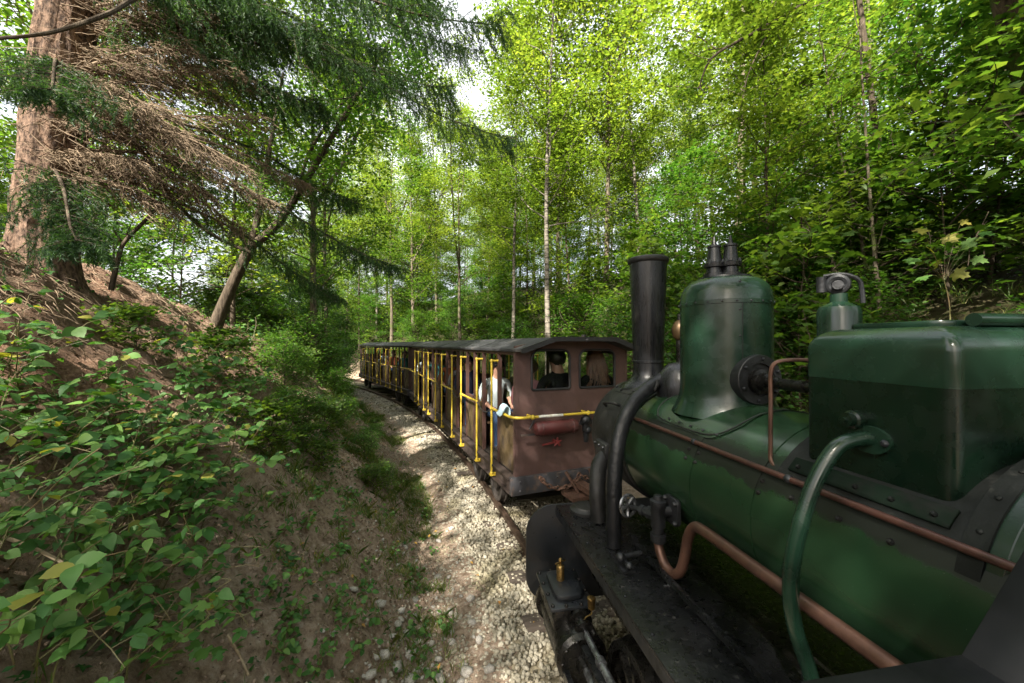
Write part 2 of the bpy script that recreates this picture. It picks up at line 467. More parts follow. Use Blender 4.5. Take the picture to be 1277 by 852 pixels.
def ico_proto(k):
    bm = bmesh.new(); bmesh.ops.create_icosphere(bm, subdivisions=1, radius=1.0)
    r_ = np.random.default_rng(k)
    V = np.array([v.co for v in bm.verts]); Fc = np.array([[v.index for v in f.verts] for f in bm.faces]); bm.free()
    V = V * (0.72 + 0.5 * r_.random((len(V), 1))); V[:, 2] *= 0.75
    # flatten one side like a broken face
    V[:, 0] = np.clip(V[:, 0], -0.7, 0.62 + 0.2 * r_.random()); V[:, 1] = np.clip(V[:, 1], -0.65, 0.8)
    return V, Fc
STONES = [ico_proto(k) for k in range(7)]
def rand_rot(n, g):
    q = g.normal(size=(n, 4)); q /= np.linalg.norm(q, axis=1, keepdims=True); w, x, y, z = q.T
    return np.stack([np.stack([1 - 2 * (y * y + z * z), 2 * (x * y - z * w), 2 * (x * z + y * w)], -1), np.stack([2 * (x * y + z * w), 1 - 2 * (x * x + z * z), 2 * (y * z - x * w)], -1), np.stack([2 * (x * z - y * w), 2 * (y * z + x * w), 1 - 2 * (x * x + y * y)], -1)], -2)
def pebbles(name, P, size, shade, mat):
    g = rng; Vs = []; Fs = []; At = []; b = 0; n = len(P)
    kind = g.integers(0, len(STONES), n); Rm = rand_rot(n, g)
    for k in range(len(STONES)):
        ix = np.nonzero(kind == k)[0]; V0, F0 = STONES[k]
        sc = size[ix][:, None, None] * (0.8 + 0.4 * g.random((len(ix), 1, 3)))
        W = np.einsum('nij,kj->nki', Rm[ix], V0) * sc + P[ix][:, None, :]
        Vs.append(W.reshape(-1, 3)); Fs.append((F0[None] + (b + np.arange(len(ix)) * len(V0))[:, None, None]).reshape(-1, 3)); At.append(np.repeat(shade[ix], len(V0))); b += len(ix) * len(V0)
    return np_mesh(name, np.concatenate(Vs), np.concatenate(Fs), mat, attr=np.concatenate(At))
def strip(n, a0, a1, l0, l1, zf, size):
    a = a0 + (a1 - a0) * rng.random(n); l = l0 + (l1 - l0) * rng.random(n)
    th = TH0 + a / RAD; x = CEN.x + np.cos(th) * (RAD + l); y = CEN.y + np.sin(th) * (RAD + l)
    z = np.interp(l, Ls, prof) + zf
    return np.stack([x, y, z + 0.018 * rng.random(n)], 1), size * (0.6 + 0.8 * rng.random(n)), l, a
parts = []
for n, a0, a1, l0, l1, s in ((15000, -10.2, -1.5, -1.86, -0.35, 0.0235), (9000, -1.5, 6, -1.86, -0.4, 0.027), (9000, 6, 26, -1.86, -0.5, 0.04), (1800, -7, -4, -0.4, 0.9, 0.028)):
    P_, s_, l_, a_ = strip(n, a0, a1, l0, l1, 0.004, s)
    keep = rng.random(n) < np.interp(l_, [-1.9, -1.7, -1.5], [0.15, 0.55, 1]) ; parts.append((P_[keep], s_[keep], l_[keep]))
GP = np.concatenate([p[0] for p in parts]); GS = np.concatenate([p[1] for p in parts]); GL = np.concatenate([p[2] for p in parts])
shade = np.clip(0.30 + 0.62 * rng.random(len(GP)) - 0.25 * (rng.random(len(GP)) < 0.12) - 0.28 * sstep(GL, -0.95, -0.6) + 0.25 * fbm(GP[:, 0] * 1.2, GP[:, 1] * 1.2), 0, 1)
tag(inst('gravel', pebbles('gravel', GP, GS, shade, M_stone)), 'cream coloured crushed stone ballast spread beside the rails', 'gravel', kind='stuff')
# small grit and pebbles washed down at the foot of the bank
n = 7000; a = -10.4 + 13 * rng.random(n); l = -1.65 - np.abs(rng.normal(0, 0.55, n))
th = TH0 + a / RAD; x = CEN.x + np.cos(th) * (RAD + l); y = CEN.y + np.sin(th) * (RAD + l); z = ground(x, y)
tag(inst('grit', pebbles('grit', np.stack([x, y, z + 0.002], 1), 0.006 + 0.016 * rng.random(n) ** 2, np.clip(0.15 + 0.8 * rng.random(n), 0, 1), M_stone)), 'loose pale grit scattered over the earth at the foot of the bank', 'grit', kind='stuff')
M_crumb = pm('earth_crumb', (0.33, 0.25, 0.19), (0.17, 0.12, 0.088), rough=0.95, scale=5, spec=0.1)
n = 11000; a = -10.5 + 11 * rng.random(n); l = -1.8 - 2.6 * rng.random(n) ** 1.3
th = TH0 + a / RAD; x = CEN.x + np.cos(th) * (RAD + l); y = CEN.y + np.sin(th) * (RAD + l); z = ground(x, y)
tag(inst('earth_crumbs', pebbles('earth_crumbs', np.stack([x, y, z], 1), 0.005 + 0.017 * rng.random(n) ** 3, rng.random(n), M_crumb)), 'crumbs of brown earth lying on the bare part of the bank', 'earth', kind='stuff')
# larger stones one can pick up
stone_me = []
for k in range(6):
    V0, F0 = STONES[k]; stone_me.append(np_mesh('stone', V0, F0, M_grey))
spots = [(465, 610), (448, 640), (478, 655), (455, 560), (492, 640), (430, 672), (510, 664), (470, 690), (540, 690), (560, 720), (575, 745), (548, 765), (500, 745), (455, 752), (470, 778), (440, 800), (480, 820), (500, 835), (520, 800), (545, 812), (565, 790), (580, 830), (598, 800), (430, 835), (455, 845), (405, 820), (520, 710), (532, 735), (560, 842), (585, 770), (300, 530), (488, 700), (462, 725), (512, 775)]
_T = 0.6 * 1.006 ** np.arange(700)
def ray_ground(px, py):
    """first point of the ground along the line of sight through a photograph pixel"""
    X = (px - PCX) / F * _T; Z = CAMZ - (py - PCY) / F * _T
    h = np.nonzero(Z <= ground(X, _T))[0]; i = h[0] if len(h) else len(_T) - 1
    return Vector((X[i], _T[i], Z[i]))
for k in range(120):
    py = 852 - 260 * random.random() ** 1.5; spots.append((random.gauss(540 - (py - 640) * 0.1, 48), py))
for i, (px, py) in enumerate(spots):
    p = ray_ground(px, py); s = 0.014 + 0.032 * random.random() ** 2 * (1.4 if py > 700 else 1)
    if float(to_track(p.x, p.y)[1]) > -1.5: continue
    o = inst('stone', stone_me[i % 6], None, (p.x, p.y, gz(p.x, p.y) + s * 0.25), (random.uniform(-.4, .4), random.uniform(-.4, .4), random.uniform(0, 6.3)), (s * 1.3, s, s * 0.9))
    tag(o, 'grey-white fist-sized stone lying where earth bank meets gravel', 'stone', 'loose stones along the foot of the bank')

M_sleeper = pm('sleeper_wood', (0.09, 0.07, 0.055), (0.04, 0.03, 0.022), rough=0.85, scale=5, bump=0.6, bscale=30, stretch=(0.4, 6, 3))
M_rail = pm('rail_steel', (0.13, 0.085, 0.06), (0.06, 0.04, 0.03), rough=0.55, metal=0.6, scale=20, bump=0.3)
tk = MB()
for sgn in (-1, 1):
    for (w0, w1, z0, z1) in ((-0.05, 0.05, -0.13, -0.115), (-0.008, 0.008, -0.115, -0.03), (-0.03, 0.03, -0.03, 0.0)):
        aa = np.arange(-20, 50, 0.5); V = []
        for a in aa:
            for (w, z) in ((w0, z0), (w1, z0), (w1, z1), (w0, z1)): V.append(track(a, sgn * 0.75 + w, z))
        nA = len(aa); tk.add(V, [(i * 4 + j, i * 4 + (j + 1) % 4, i * 4 + 4 + (j + 1) % 4, i * 4 + 4 + j) for i in range(nA - 1) for j in range(4)])
    tag(tk.build('rail', M_rail), ('rusty rail on the gravel side of the track' if sgn < 0 else 'rusty rail on the wooded side of the track under the train'), 'rail'); tk = MB()
sl = MB().box(-1.12, 1.12, -0.11, 0.11, -0.26, -0.105).mesh('sleeper', M_sleeper, bevel=0.008)
for i, a in enumerate(np.arange(-6.6, 24, 0.72)):
    p = track(a)
    o = inst('sleeper', sl, None, (p.x, p.y, random.uniform(-0.02, 0.01)), (0, 0, track_dir(a) + random.uniform(-.02, .02)), (random.uniform(0.93, 1.02), 1, 1))
    tag(o, 'dark wooden sleeper half buried in pale gravel under the rails', 'sleeper', 'wooden sleepers under the track')
# ------------------------------------------------------------------ locomotive
S_ = 1.85; AL = math.atan((PCX - 557) / F)
def boiler_paint():
    """dark green enamel with the black oily streak that runs under the handrail"""
    m, nt, nd, lk, P = new_mat('boiler_green')
    tc = N_(nd, 'ShaderNodeTexCoord'); O = tc.outputs['Object']
    n1 = N_(nd, 'ShaderNodeTexNoise', i_Scale=3.0, i_Detail=7.0, i_Roughness=0.6); lk.new(O, n1.inputs['Vector'])
    rp = N_(nd, 'ShaderNodeValToRGB'); e = rp.color_ramp.elements; e[0].position = 0.3; e[1].position = 0.7
    e[0].color = (0.010, 0.028, 0.013, 1); e[1].color = (0.014, 0.037, 0.017, 1); lk.new(n1.outputs[0], rp.inputs[0])
    sp = N_(nd, 'ShaderNodeSeparateXYZ'); lk.new(O, sp.inputs[0])
    # streak: a band by height on the flank, ragged by noise
    n2 = N_(nd, 'ShaderNodeTexNoise', i_Scale=9.0, i_Detail=6.0, i_Roughness=0.6); lk.new(O, n2.inputs['Vector'])
    zz = N_(nd, 'ShaderNodeMath', operation='MULTIPLY_ADD'); zz.inputs[1].default_value = 0.11; lk.new(n2.outputs[0], zz.inputs[0]); lk.new(sp.outputs[2], zz.inputs[2])
    ra = N_(nd, 'ShaderNodeMapRange'); ra.inputs[1].default_value = 1.835; ra.inputs[2].default_value = 1.85; lk.new(zz.outputs[0], ra.inputs[0])
    rb = N_(nd, 'ShaderNodeMapRange'); rb.inputs[1].default_value = 1.99; rb.inputs[2].default_value = 1.955; lk.new(zz.outputs[0], rb.inputs[0])
    mu = N_(nd, 'ShaderNodeMath', operation='MULTIPLY'); lk.new(ra.outputs[0], mu.inputs[0]); lk.new(rb.outputs[0], mu.inputs[1])
    mv = N_(nd, 'ShaderNodeMath', operation='MULTIPLY'); mv.inputs[1].default_value = 0.9; lk.new(mu.outputs[0], mv.inputs[0])
    mx = N_(nd, 'ShaderNodeMix', data_type='RGBA'); mx.inputs[7].default_value = (0.005, 0.0052, 0.0048, 1)
    lk.new(mv.outputs[0], mx.inputs[0]); lk.new(rp.outputs[0], mx.inputs[6])
    # pale specks: dust and ash
    n4 = N_(nd, 'ShaderNodeTexNoise', i_Scale=170.0, i_Detail=2.0); lk.new(O, n4.inputs['Vector'])
    r4 = N_(nd, 'ShaderNodeMapRange'); r4.inputs[1].default_value = 0.73; r4.inputs[2].default_value = 0.8; r4.inputs[4].default_value = 0.3; lk.new(n4.outputs[0], r4.inputs[0])
    m4 = N_(nd, 'ShaderNodeMix', data_type='RGBA'); m4.inputs[7].default_value = (0.25, 0.26, 0.22, 1); lk.new(r4.outputs[0], m4.inputs[0]); lk.new(mx.outputs[2], m4.inputs[6])
    lk.new(m4.outputs[2], P.inputs['Base Color'])
    rr = N_(nd, 'ShaderNodeMapRange'); rr.inputs[1].default_value = 0.3; rr.inputs[2].default_value = 0.7; rr.inputs[3].default_value = 0.19; rr.inputs[4].default_value = 0.25; lk.new(n2.outputs[0], rr.inputs[0])
    rm = N_(nd, 'ShaderNodeMix'); rm.inputs[3].default_value = 0.5; lk.new(mv.outputs[0], rm.inputs[0]); lk.new(rr.outputs[0], rm.inputs[2]); lk.new(rm.outputs[0], P.inputs['Roughness'])
    b = N_(nd, 'ShaderNodeBump', i_Strength=0.025, i_Distance=0.02); lk.new(n1.outputs[0], b.inputs['Height']); lk.new(b.outputs[0], P.inputs['Normal'])
    return m
M_boiler = boiler_paint()
M_green = pm('green_enamel', (0.0075, 0.0225, 0.0140), (0.0090, 0.0265, 0.0160), rough=0.24, scale=4, bump=0.012, bscale=10)
M_greenm = pm('green_enamel_dull', (0.0024, 0.0090, 0.0054), (0.0042, 0.0126, 0.0072), rough=0.26, scale=5, bump=0.03, bscale=7, dirt=(0.0036, 0.0072, 0.0048), dscale=3, drough=0.36)
M_soot = pm('sooty_iron', (0.0078, 0.0081, 0.0084), (0.0150, 0.0150, 0.0150), rough=0.5, scale=7, bump=0.25, bscale=90, dirt=(0.0225, 0.0216, 0.0198), dscale=6, dlo=0.5, dhi=0.8, spec=0.4)
M_stack = pm('chimney_black', (0.0070, 0.0078, 0.0094), (0.0117, 0.0125, 0.0140), rough=0.3, scale=8, bump=0.06, bscale=40, stretch=(3, 3, 0.35), dirt=(0.0390, 0.0351, 0.0292), dscale=5, dlo=0.62, dhi=0.85, spec=0.35)
M_lag = pm('lagged_pipe_black', (0.0055, 0.0062, 0.0078), (0.0109, 0.0117, 0.0133), rough=0.42, scale=20, bump=0.5, bscale=35, spec=0.35)
M_plate = pm('oily_footplate', (0.0096, 0.0105, 0.0116), (0.0050, 0.0052, 0.0058), rough=0.3, scale=9, bump=0.25, bscale=80, dirt=(0.0468, 0.0451, 0.0413), dscale=34, dlo=0.6, dhi=0.7, spec=0.4)
M_beam = pm('blue_black_plate', (0.0094, 0.0113, 0.0140), (0.0133, 0.0156, 0.0187), rough=0.38, scale=6, bump=0.1, bscale=40, dirt=(0.0195, 0.0175, 0.0156), dscale=5, spec=0.4)
M_copper = pm('tarnished_copper', (0.135, 0.070, 0.048), (0.075, 0.040, 0.030), rough=0.38, metal=0.5, scale=12, bump=0.06, dirt=(0.06, 0.035, 0.03), dscale=8, drough=0.5)
M_brass = pm('oily_brass', (0.40, 0.26, 0.09), (0.22, 0.14, 0.05), rough=0.33, metal=0.9, scale=14, dirt=(0.05, 0.04, 0.02), dscale=20)
M_bronze = pm('dull_bronze', (0.10, 0.062, 0.028), (0.05, 0.032, 0.018), rough=0.4, metal=0.6, scale=14)
M_steel = pm('worn_steel', (0.30, 0.31, 0.33), (0.14, 0.145, 0.155), rough=0.33, metal=0.85, scale=18, dirt=(0.04, 0.04, 0.04), dscale=18, dlo=0.45, dhi=0.65)
M_cast = pm('grey_cast_iron', (0.0315, 0.0338, 0.0382), (0.0158, 0.0167, 0.0189), rough=0.42, metal=0.4, scale=15, bump=0.25, bscale=70)
M_grime = pm('black_grease', (0.0036, 0.0036, 0.0036), (0.0084, 0.0078, 0.0066), rough=0.3, scale=14, bump=0.2, bscale=45, spec=0.4)
M_rod = pm('brown_rail', (0.10, 0.045, 0.034), (0.055, 0.028, 0.024), rough=0.42, metal=0.4, scale=22)
M_sheet = pm('black_cab_sheet', (0.0025, 0.003, 0.004), (0.004, 0.0045, 0.0055), rough=0.5, scale=5, spec=0.2)
M_dull = pm('dull_green_strip', (0.0066, 0.0165, 0.0099), (0.0099, 0.0165, 0.0121), rough=0.9, spec=0.1, scale=9, dirt=(0.0165, 0.0176, 0.0165), dscale=12)
M_ash = pm('ash_grey_plate', (0.0108, 0.0126, 0.0120), (0.0060, 0.0072, 0.0066), rough=0.6, scale=9, bump=0.2, dirt=(0.0432, 0.0432, 0.0396), dscale=16, dlo=0.58, dhi=0.75, spec=0.22)

loco = empty('steam_locomotive', (S_ * math.cos(AL), S_ * math.sin(AL), 0), AL, 'dark green tank locomotive with black chimney, tall dome and copper pipes', 'locomotive')
ZC = 1.617; RB = 0.46
def ring(y0, y1, r, mat, name='boiler_band', par=None, bv=0):
    return MB().lathe([(r - 0.02, 0), (r, 0.0), (r, y1 - y0), (r - 0.02, y1 - y0)], (0, y0, ZC), (0, 1, 0), 64, False).build(name, mat, par or boiler)
boiler = MB().lathe([(0.05, -1.2), (RB, -1.2), (RB, 2.95), (0.05, 2.95)], (0, 0, ZC), (0, 1, 0), 72).build('boiler', M_boiler, loco)
for y in (1.60, 2.06):
    ring(y, y + 0.05, RB + 0.004, M_boiler)
ring(2.90, 2.96, RB + 0.010, M_soot)
def bolts(name, pts, nrm, r, mat, par, h=0.012):
    """each bolt head a piece of its own, sharing one mesh"""
    me = MB().lathe([(r, -h), (r, h * 0.5), (r * 0.6, h), (0.001, h * 1.1)], n=7).mesh(name, mat)
    for p, nn in zip(pts, nrm):
        o = inst(name, me, par, p); o.rotation_euler = Vector(nn).to_track_quat('Z', 'Y').to_euler()
def on_boiler(ang, y, r=RB):
    """ang from the crown, towards the left flank"""
    return Vector((-r * math.sin(ang), y, ZC + r * math.cos(ang))), Vector((-math.sin(ang), 0, math.cos(ang)))
B_ = [on_boiler(R(a), y) for a in (64, 71) for y in (2.04, 2.13, 1.58)] + [on_boiler(R(66), y) for y in (1.42, 1.22, 1.05)]
bolts('boiler_bolt', [b[0] for b in B_], [b[1] for b in B_], 0.011, M_soot, boiler)
# smokebox
sb = MB().lathe([(0.05, 2.95), (0.47, 2.95), (0.482, 2.97), (0.482, 3.54), (0.468, 3.585), (0.44, 3.60), (0.05, 3.60)], (0, 0, ZC), (0, 1, 0), 64).build('smokebox', M_soot, loco)
MB().lathe([(0.36, 3.60), (0.345, 3.63), (0.25, 3.68), (0.12, 3.705), (0.001, 3.71)], (0, 0, ZC), (0, 1, 0), 40, False).build('smokebox_door', M_soot, sb)
MB().tube(smooth_path([(-0.40, 3.10, ZC + 0.31), (-0.455, 3.12, ZC + 0.33), (-0.46, 3.3, ZC + 0.31), (-0.42, 3.34, ZC + 0.27)]), 0.013, 8).build('grab_handle', M_soot, sb)
cv = MB().box(-0.53, -0.46, 3.12, 3.36, ZC - 0.22, ZC - 0.02).build('side_cover', M_soot, sb, bevel=0.02)
bolts('cover_bolt', [(-0.532, y, z) for y in (3.15, 3.24, 3.33) for z in (ZC - 0.19, ZC - 0.05)], [(-1, 0, 0)] * 6, 0.013, M_cast, cv)
# chimney
CY = 3.36
ch = MB().lathe([(0.26, 2.045), (0.235, 2.075), (0.175, 2.11), (0.143, 2.16), (0.135, 2.21), (0.135, 2.275)], (0, CY, 0), n=40, cap=False).build('chimney', M_stack, loco)
MB().lathe([(0.13, 2.275), (0.141, 2.277), (0.141, 2.295), (0.134, 2.30), (0.150, 2.75), (0.166, 3.20), (0.166, 3.215)], (0, CY, 0), n=48, cap=False).build('chimney_barrel', M_stack, ch)
MB().lathe([(0.160, 3.19), (0.174, 3.195), (0.185, 3.212), (0.183, 3.236), (0.168, 3.248), (0.15, 3.24), (0.145, 3.0), (0.12, 2.3)], (0, CY, 0), n=48, cap=False).build('chimney_rim', M_soot, ch)
def saddle(y0, y1, ang, r, t, rc=0.5, n=22, m=16):
    """a curved plate lying on the barrel, its corners rounded"""
    V = []; 
    for i in range(n + 1):
        u = -1 + 2 * i / n
        for j in range(m + 1):
            v = -1 + 2 * j / m
            k = 1 - rc * max(0, (abs(u) - 0.6) / 0.4) ** 2 * 0.5
            V.append(on_boiler(R(ang) * v * k, (y0 + y1) / 2 + (y1 - y0) / 2 * u, r)[0])
    q = [(i * (m + 1) + j, (i + 1) * (m + 1) + j, (i + 1) * (m + 1) + j + 1, i * (m + 1) + j + 1) for i in range(n) for j in range(m)]
    return V, q
V, q = saddle(CY - 0.26, CY + 0.2, 36, 0.488, 0); MB().add(V, q).build('chimney_flange', M_soot, ch)
pts = [on_boiler(R(a), y, 0.492) for a, y in ((30, CY - 0.2), (33, CY), (30, CY + 0.14))]
bolts('flange_bolt', [p[0] for p in pts], [p[1] for p in pts], 0.014, M_cast, ch)
# steam dome
DY, DR = 2.35, 0.277
dome = MB().lathe([(0.335, 1.985), (0.312, 2.03), (0.293, 2.07), (0.282, 2.12), (DR, 2.18), (DR, 2.71)], (0, DY, 0), n=64, cap=False).build('dome', M_green, loco)
MB().lathe([(DR, 2.70), (DR + 0.005, 2.702), (DR + 0.005, 2.725), (DR + 0.001, 2.727), (0.272, 2.78), (0.252, 2.83), (0.215, 2.868), (0.16, 2.888), (0.08, 2.897), (0.001, 2.90)], (0, DY, 0), n=64, cap=False).build('dome_cap', M_green, dome)
bolts('dome_rivet', [((DR + 0.005) * math.cos(t), DY + (DR + 0.005) * math.sin(t), 2.714) for t in np.linspace(0, 2 * math.pi, 22, False)], [(math.cos(t), math.sin(t), 0) for t in np.linspace(0, 2 * math.pi, 22, False)], 0.007, M_cast, dome, 0.005)
t0 = R(252)
MB().tube([(DR * 1.002 * math.cos(t0), DY + DR * 1.002 * math.sin(t0), z) for z in np.linspace(2.15, 2.71, 4)], 0.0025, 6).build('dome_seam', M_soot, dome)
bolts('dome_rivet', [((DR) * math.cos(t0 - 0.05), DY + DR * math.sin(t0 - 0.05), z) for z in (2.66, 2.5, 2.3, 2.83)], [(math.cos(t0), math.sin(t0), 0)] * 4, 0.007, M_cast, dome, 0.005)
V, q = saddle(DY - 0.47, DY + 0.36, 52, RB + 0.007, 0, 0.7); sk = MB().add(V, q).build('dome_skirt', M_boiler, dome)
edge = []
for k in range(64):
    t = 2 * math.pi * k / 64; c, s = math.cos(t), math.sin(t); p = 0.45
    u = math.copysign(abs(c) ** p, c); v = math.copysign(abs(s) ** p, s)
    edge.append(on_boiler(R(52) * v * 0.97, DY - 0.055 + 0.405 * u, RB + 0.008)[0])
MB().tube(edge + edge[:1], 0.0045, 6).build('skirt_bead', M_soot, dome)
pts = [on_boiler(R(47), y, RB + 0.008) for y in (1.98, 2.1, 2.22, 2.34, 2.46, 2.6)]
bolts('skirt_bolt', [p[0] for p in pts], [p[1] for p in pts], 0.009, M_cast, dome, 0.008)
fl = MB().lathe([(0.15, 0.06), (0.152, 0.0), (0.150, -0.022), (0.146, -0.026), (0.10, -0.026), (0.098, -0.01), (0.07, -0.01)], (0, DY - DR, 2.235), (0, 1, 0), 40).build('regulator_flange', M_cast, dome)
MB().lathe([(0.075, 0.0), (0.075, -0.03), (0.055, -0.035), (0.055, -0.075), (0.035, -0.08), (0.035, -0.13), (0.025, -0.135)], (0, DY - DR - 0.01, 2.225), (0, 1, 0), 20).build('gland', M_grime, fl)
bolts('flange_bolt', [(0.125 * math.cos(t), DY - DR - 0.028, 2.235 + 0.125 * math.sin(t)) for t in np.linspace(0.4, 6.7, 7)[:-1]], [(0, -1, 0)] * 6, 0.010, M_cast, fl)
MB().cyl((0, DY - DR - 0.1, 2.225), (0, 1.4, 2.225), 0.021, n=12).cyl((0, 1.75, 2.225), (0, 1.9, 2.225), 0.033, n=12).build('regulator_rod', M_grime, loco)
# safety valves
for x, y in ((-0.05, 2.385), (0.03, 2.33)):
    v = MB().lathe([(0.07, 2.885), (0.07, 2.925), (0.05, 2.93), (0.048, 2.965), (0.066, 2.97), (0.068, 2.995), (0.05, 3.005), (0.038, 3.10), (0.044, 3.105), (0.044, 3.118), (0.018, 3.122), (0.012, 3.15), (0.006, 3.18), (0.001, 3.182)], (x, y, 0), n=20).build('safety_valve', M_stack, loco)
    bolts('valve_bolt', [(x + 0.058 * math.cos(t), y + 0.058 * math.sin(t), 2.998) for t in (3.6, 4.4, 5.2)], [(0, 0, 1)] * 3, 0.010, M_cast, v, 0.02)
MB().lathe([(0.17, 2.87), (0.165, 2.895), (0.13, 2.90), (0.001, 2.905)], (0, DY, 0), n=32, cap=False).build('valve_base', M_stack, loco)
# brass headlamp generator between chimney and dome
gen = MB().ball((0.07, 2.97, 2.56), 0.08, 20, (0.8, 0.8, 1.15)).build('bronze_globe', M_bronze, loco)
MB().cyl((0.07, 2.97, 2.08), (0.07, 2.97, 2.48), 0.03, n=12).cyl((0.07, 2.97, 2.64), (0.07, 2.97, 2.70), 0.02, n=10).build('globe_stand', M_grime, gen)
MB().lathe([(0.18, 2.02), (0.18, 2.10), (0.15, 2.22), (0.09, 2.29), (0.001, 2.31)], (-0.02, 2.83, 0), n=24, cap=False).build('turret', M_stack, loco)
# lagged pipe from the crown over the shoulder down to the footplate
pth = smooth_path([(0.02, 2.86, 2.20), (-0.12, 2.88, 2.17), (-0.27, 2.86, 2.10), (-0.44, 2.80, 1.98), (-0.575, 2.73, 1.78), (-0.645, 2.67, 1.5), (-0.665, 2.64, 1.25), (-0.67, 2.63, 1.005)], 9)
MB().tube(pth, 0.056, 16, bumps=0.035).build('lagged_pipe', M_lag, loco)
MB().torus((-0.16, 2.88, 2.155), (0.9, 0.1, -0.35), 0.058, 0.016, 18, 8).torus((-0.24, 2.87, 2.115), (0.85, 0.1, -0.45), 0.058, 0.014, 18, 8).build('pipe_clamp', M_soot, loco)
MB().tube(smooth_path([(-0.43, 3.22, 1.50), (-0.56, 3.16, 1.42), (-0.62, 3.06, 1.25), (-0.62, 3.02, 1.005)]), 0.068, 16, bumps=0.02).build('exhaust_pipe', M_soot, loco)
MB().lathe([(0.14, 1.006), (0.14, 1.03), (0.11, 1.04), (0.10, 1.055), (0.001, 1.06)], (-0.66, 3.22, 0), n=24).build('sand_lid', M_soot, loco)
# handrails along the boiler
for sg in (-1, 1):
    hr = MB().cyl((sg * 0.414, 2.93, 1.875), (sg * 0.414, -1.1, 1.875), 0.0135, n=10).build('handrail', M_rod, loco)
    for y in (2.86, 2.08, 1.44, 0.75):
        MB().cyl((sg * 0.37, y, 1.85), (sg * 0.42, y, 1.878), 0.010, n=8).ball((sg * 0.414, y, 1.875), 0.021, 10).build('rail_knob', M_cast, hr)
# sandbox behind the dome
sbx = MB().prism(rrect(0.63, 0.511, 0.035, 4), 0.56, Matrix.Translation((0, 1.2025, 1.75))).build('sandbox', M_greenm, loco)
n_ = 10; prof_ = [(0.0, 2.31)] + [(0.085 * (1 - math.cos(t)), 2.425 + 0.085 * math.sin(t)) for t in np.linspace(0, math.pi / 2, n_)]
outl = []
V = []; m_ = 24
for ins, z in prof_:
    V += [(p[0], p[1] + 1.2025, z) for p in rrect(0.634 - 2 * ins, 0.515 - 2 * ins, 0.035, 5)]
m_ = len(V) // len(prof_)
Fc = [(i * m_ + j, i * m_ + (j + 1) % m_, (i + 1) * m_ + (j + 1) % m_, (i + 1) * m_ + j) for i in range(len(prof_) - 1) for j in range(m_)] + [tuple((len(prof_) - 1) * m_ + j for j in range(m_)), tuple(reversed(range(m_)))]
MB().add(V, Fc).build('sandbox_hood', M_green, sbx)
lid = MB().prism(rrect(0.36, 0.34, 0.06, 5), 0.024, Matrix.Translation((-0.02, 1.215, 2.508))).build('sandbox_lid', M_green, sbx, bevel=0.006)
MB().cyl((0.1, 1.01, 2.53), (-0.14, 1.01, 2.53), 0.022, n=12).build('lid_hinge', M_green, lid)
# foot of the sandbox: a bolted strip
for sg in (-1,):
    V = [on_boiler(R(a), y, RB + 0.016)[0] for y in (0.93, 1.48) for a in (45, 48, 51, 53)]
    st = MB().add(V, [(j, j + 1, j + 5, j + 4) for j in range(3)]).build('sandbox_strip', M_dull, sbx)
    st.modifiers.new('thick', 'SOLIDIFY').thickness = 0.012
    pts = [on_boiler(R(50), y, RB + 0.02) for y in np.linspace(0.97, 1.44, 5)]
    bolts('strip_bolt', [p[0] for p in pts], [p[1] for p in pts], 0.009, M_ash, sbx, 0.009)
V, q = saddle(0.86, 1.53, 57, RB + 0.005, 0, 0.0); MB().add(V, q).build('sandbox_saddle', M_ash, sbx)
# relief pot with lever between dome and sandbox
pot = MB().lathe([(0.085, 2.05), (0.085, 2.60), (0.078, 2.625), (0.04, 2.645), (0.034, 2.65), (0.034, 2.69)], (0, 1.575, 0), n=28).build('relief_pot', M_green, loco)
MB().torus((-0.005, 1.575, 2.735), (0.75, 0.66, 0), 0.035, 0.016, 22, 8).lathe([(0.022, -0.05), (0.022, 0.05)], (-0.005, 1.575, 2.728), (0.75, 0.66, 0), 12).cyl((-0.045, 1.62, 2.70), (-0.045, 1.62, 2.775), 0.022, n=12).build('pot_valve', M_cast, pot)
MB().tube(smooth_path([(-0.04, 1.615, 2.778), (0.0, 1.575, 2.783), (0.03, 1.545, 2.772), (0.052, 1.522, 2.745), (0.058, 1.515, 2.70), (0.06, 1.512, 2.64)]), 0.010, 8).build('pot_lever', M_cast, pot)
# thin copper pipe hooping over to the sandbox
MB().tube(smooth_path([(-0.36, 1.30, 1.88), (-0.362, 1.50, 1.878), (-0.36, 1.585, 1.90), (-0.352, 1.60, 1.98), (-0.350, 1.60, 2.2), (-0.350, 1.60, 2.31), (-0.335, 1.59, 2.36), (-0.28, 1.565, 2.375), (-0.2, 1.53, 2.375), (-0.12, 1.46, 2.375)], 6), 0.0095, 8).build('thin_copper_pipe', M_copper, loco)
# firebox behind the sandbox
FZ = ZC + 0.09
fb = MB().lathe([(0.30, 0.885), (0.415, 0.885), (0.425, 0.875), (0.425, 0.80), (0.422, 0.798), (0.422, -1.2), (0.3, -1.2)], (0, 0, FZ), (0, 1, 0), 72, False).build('firebox', M_green, loco)
MB().lathe([(0.40, 0.895), (0.432, 0.89), (0.432, 0.835), (0.41, 0.832)], (0, 0, FZ), (0, 1, 0), 72, False).build('firebox_band', M_ash, fb)
pts = [(Vector((-0.432 * math.sin(R(a)), 0.862, FZ + 0.432 * math.cos(R(a)))), Vector((-math.sin(R(a)), 0, math.cos(R(a))))) for a in (15, 30, 45, 60)]
bolts('band_bolt', [p[0] for p in pts], [p[1] for p in pts], 0.008, M_ash, fb, 0.006)
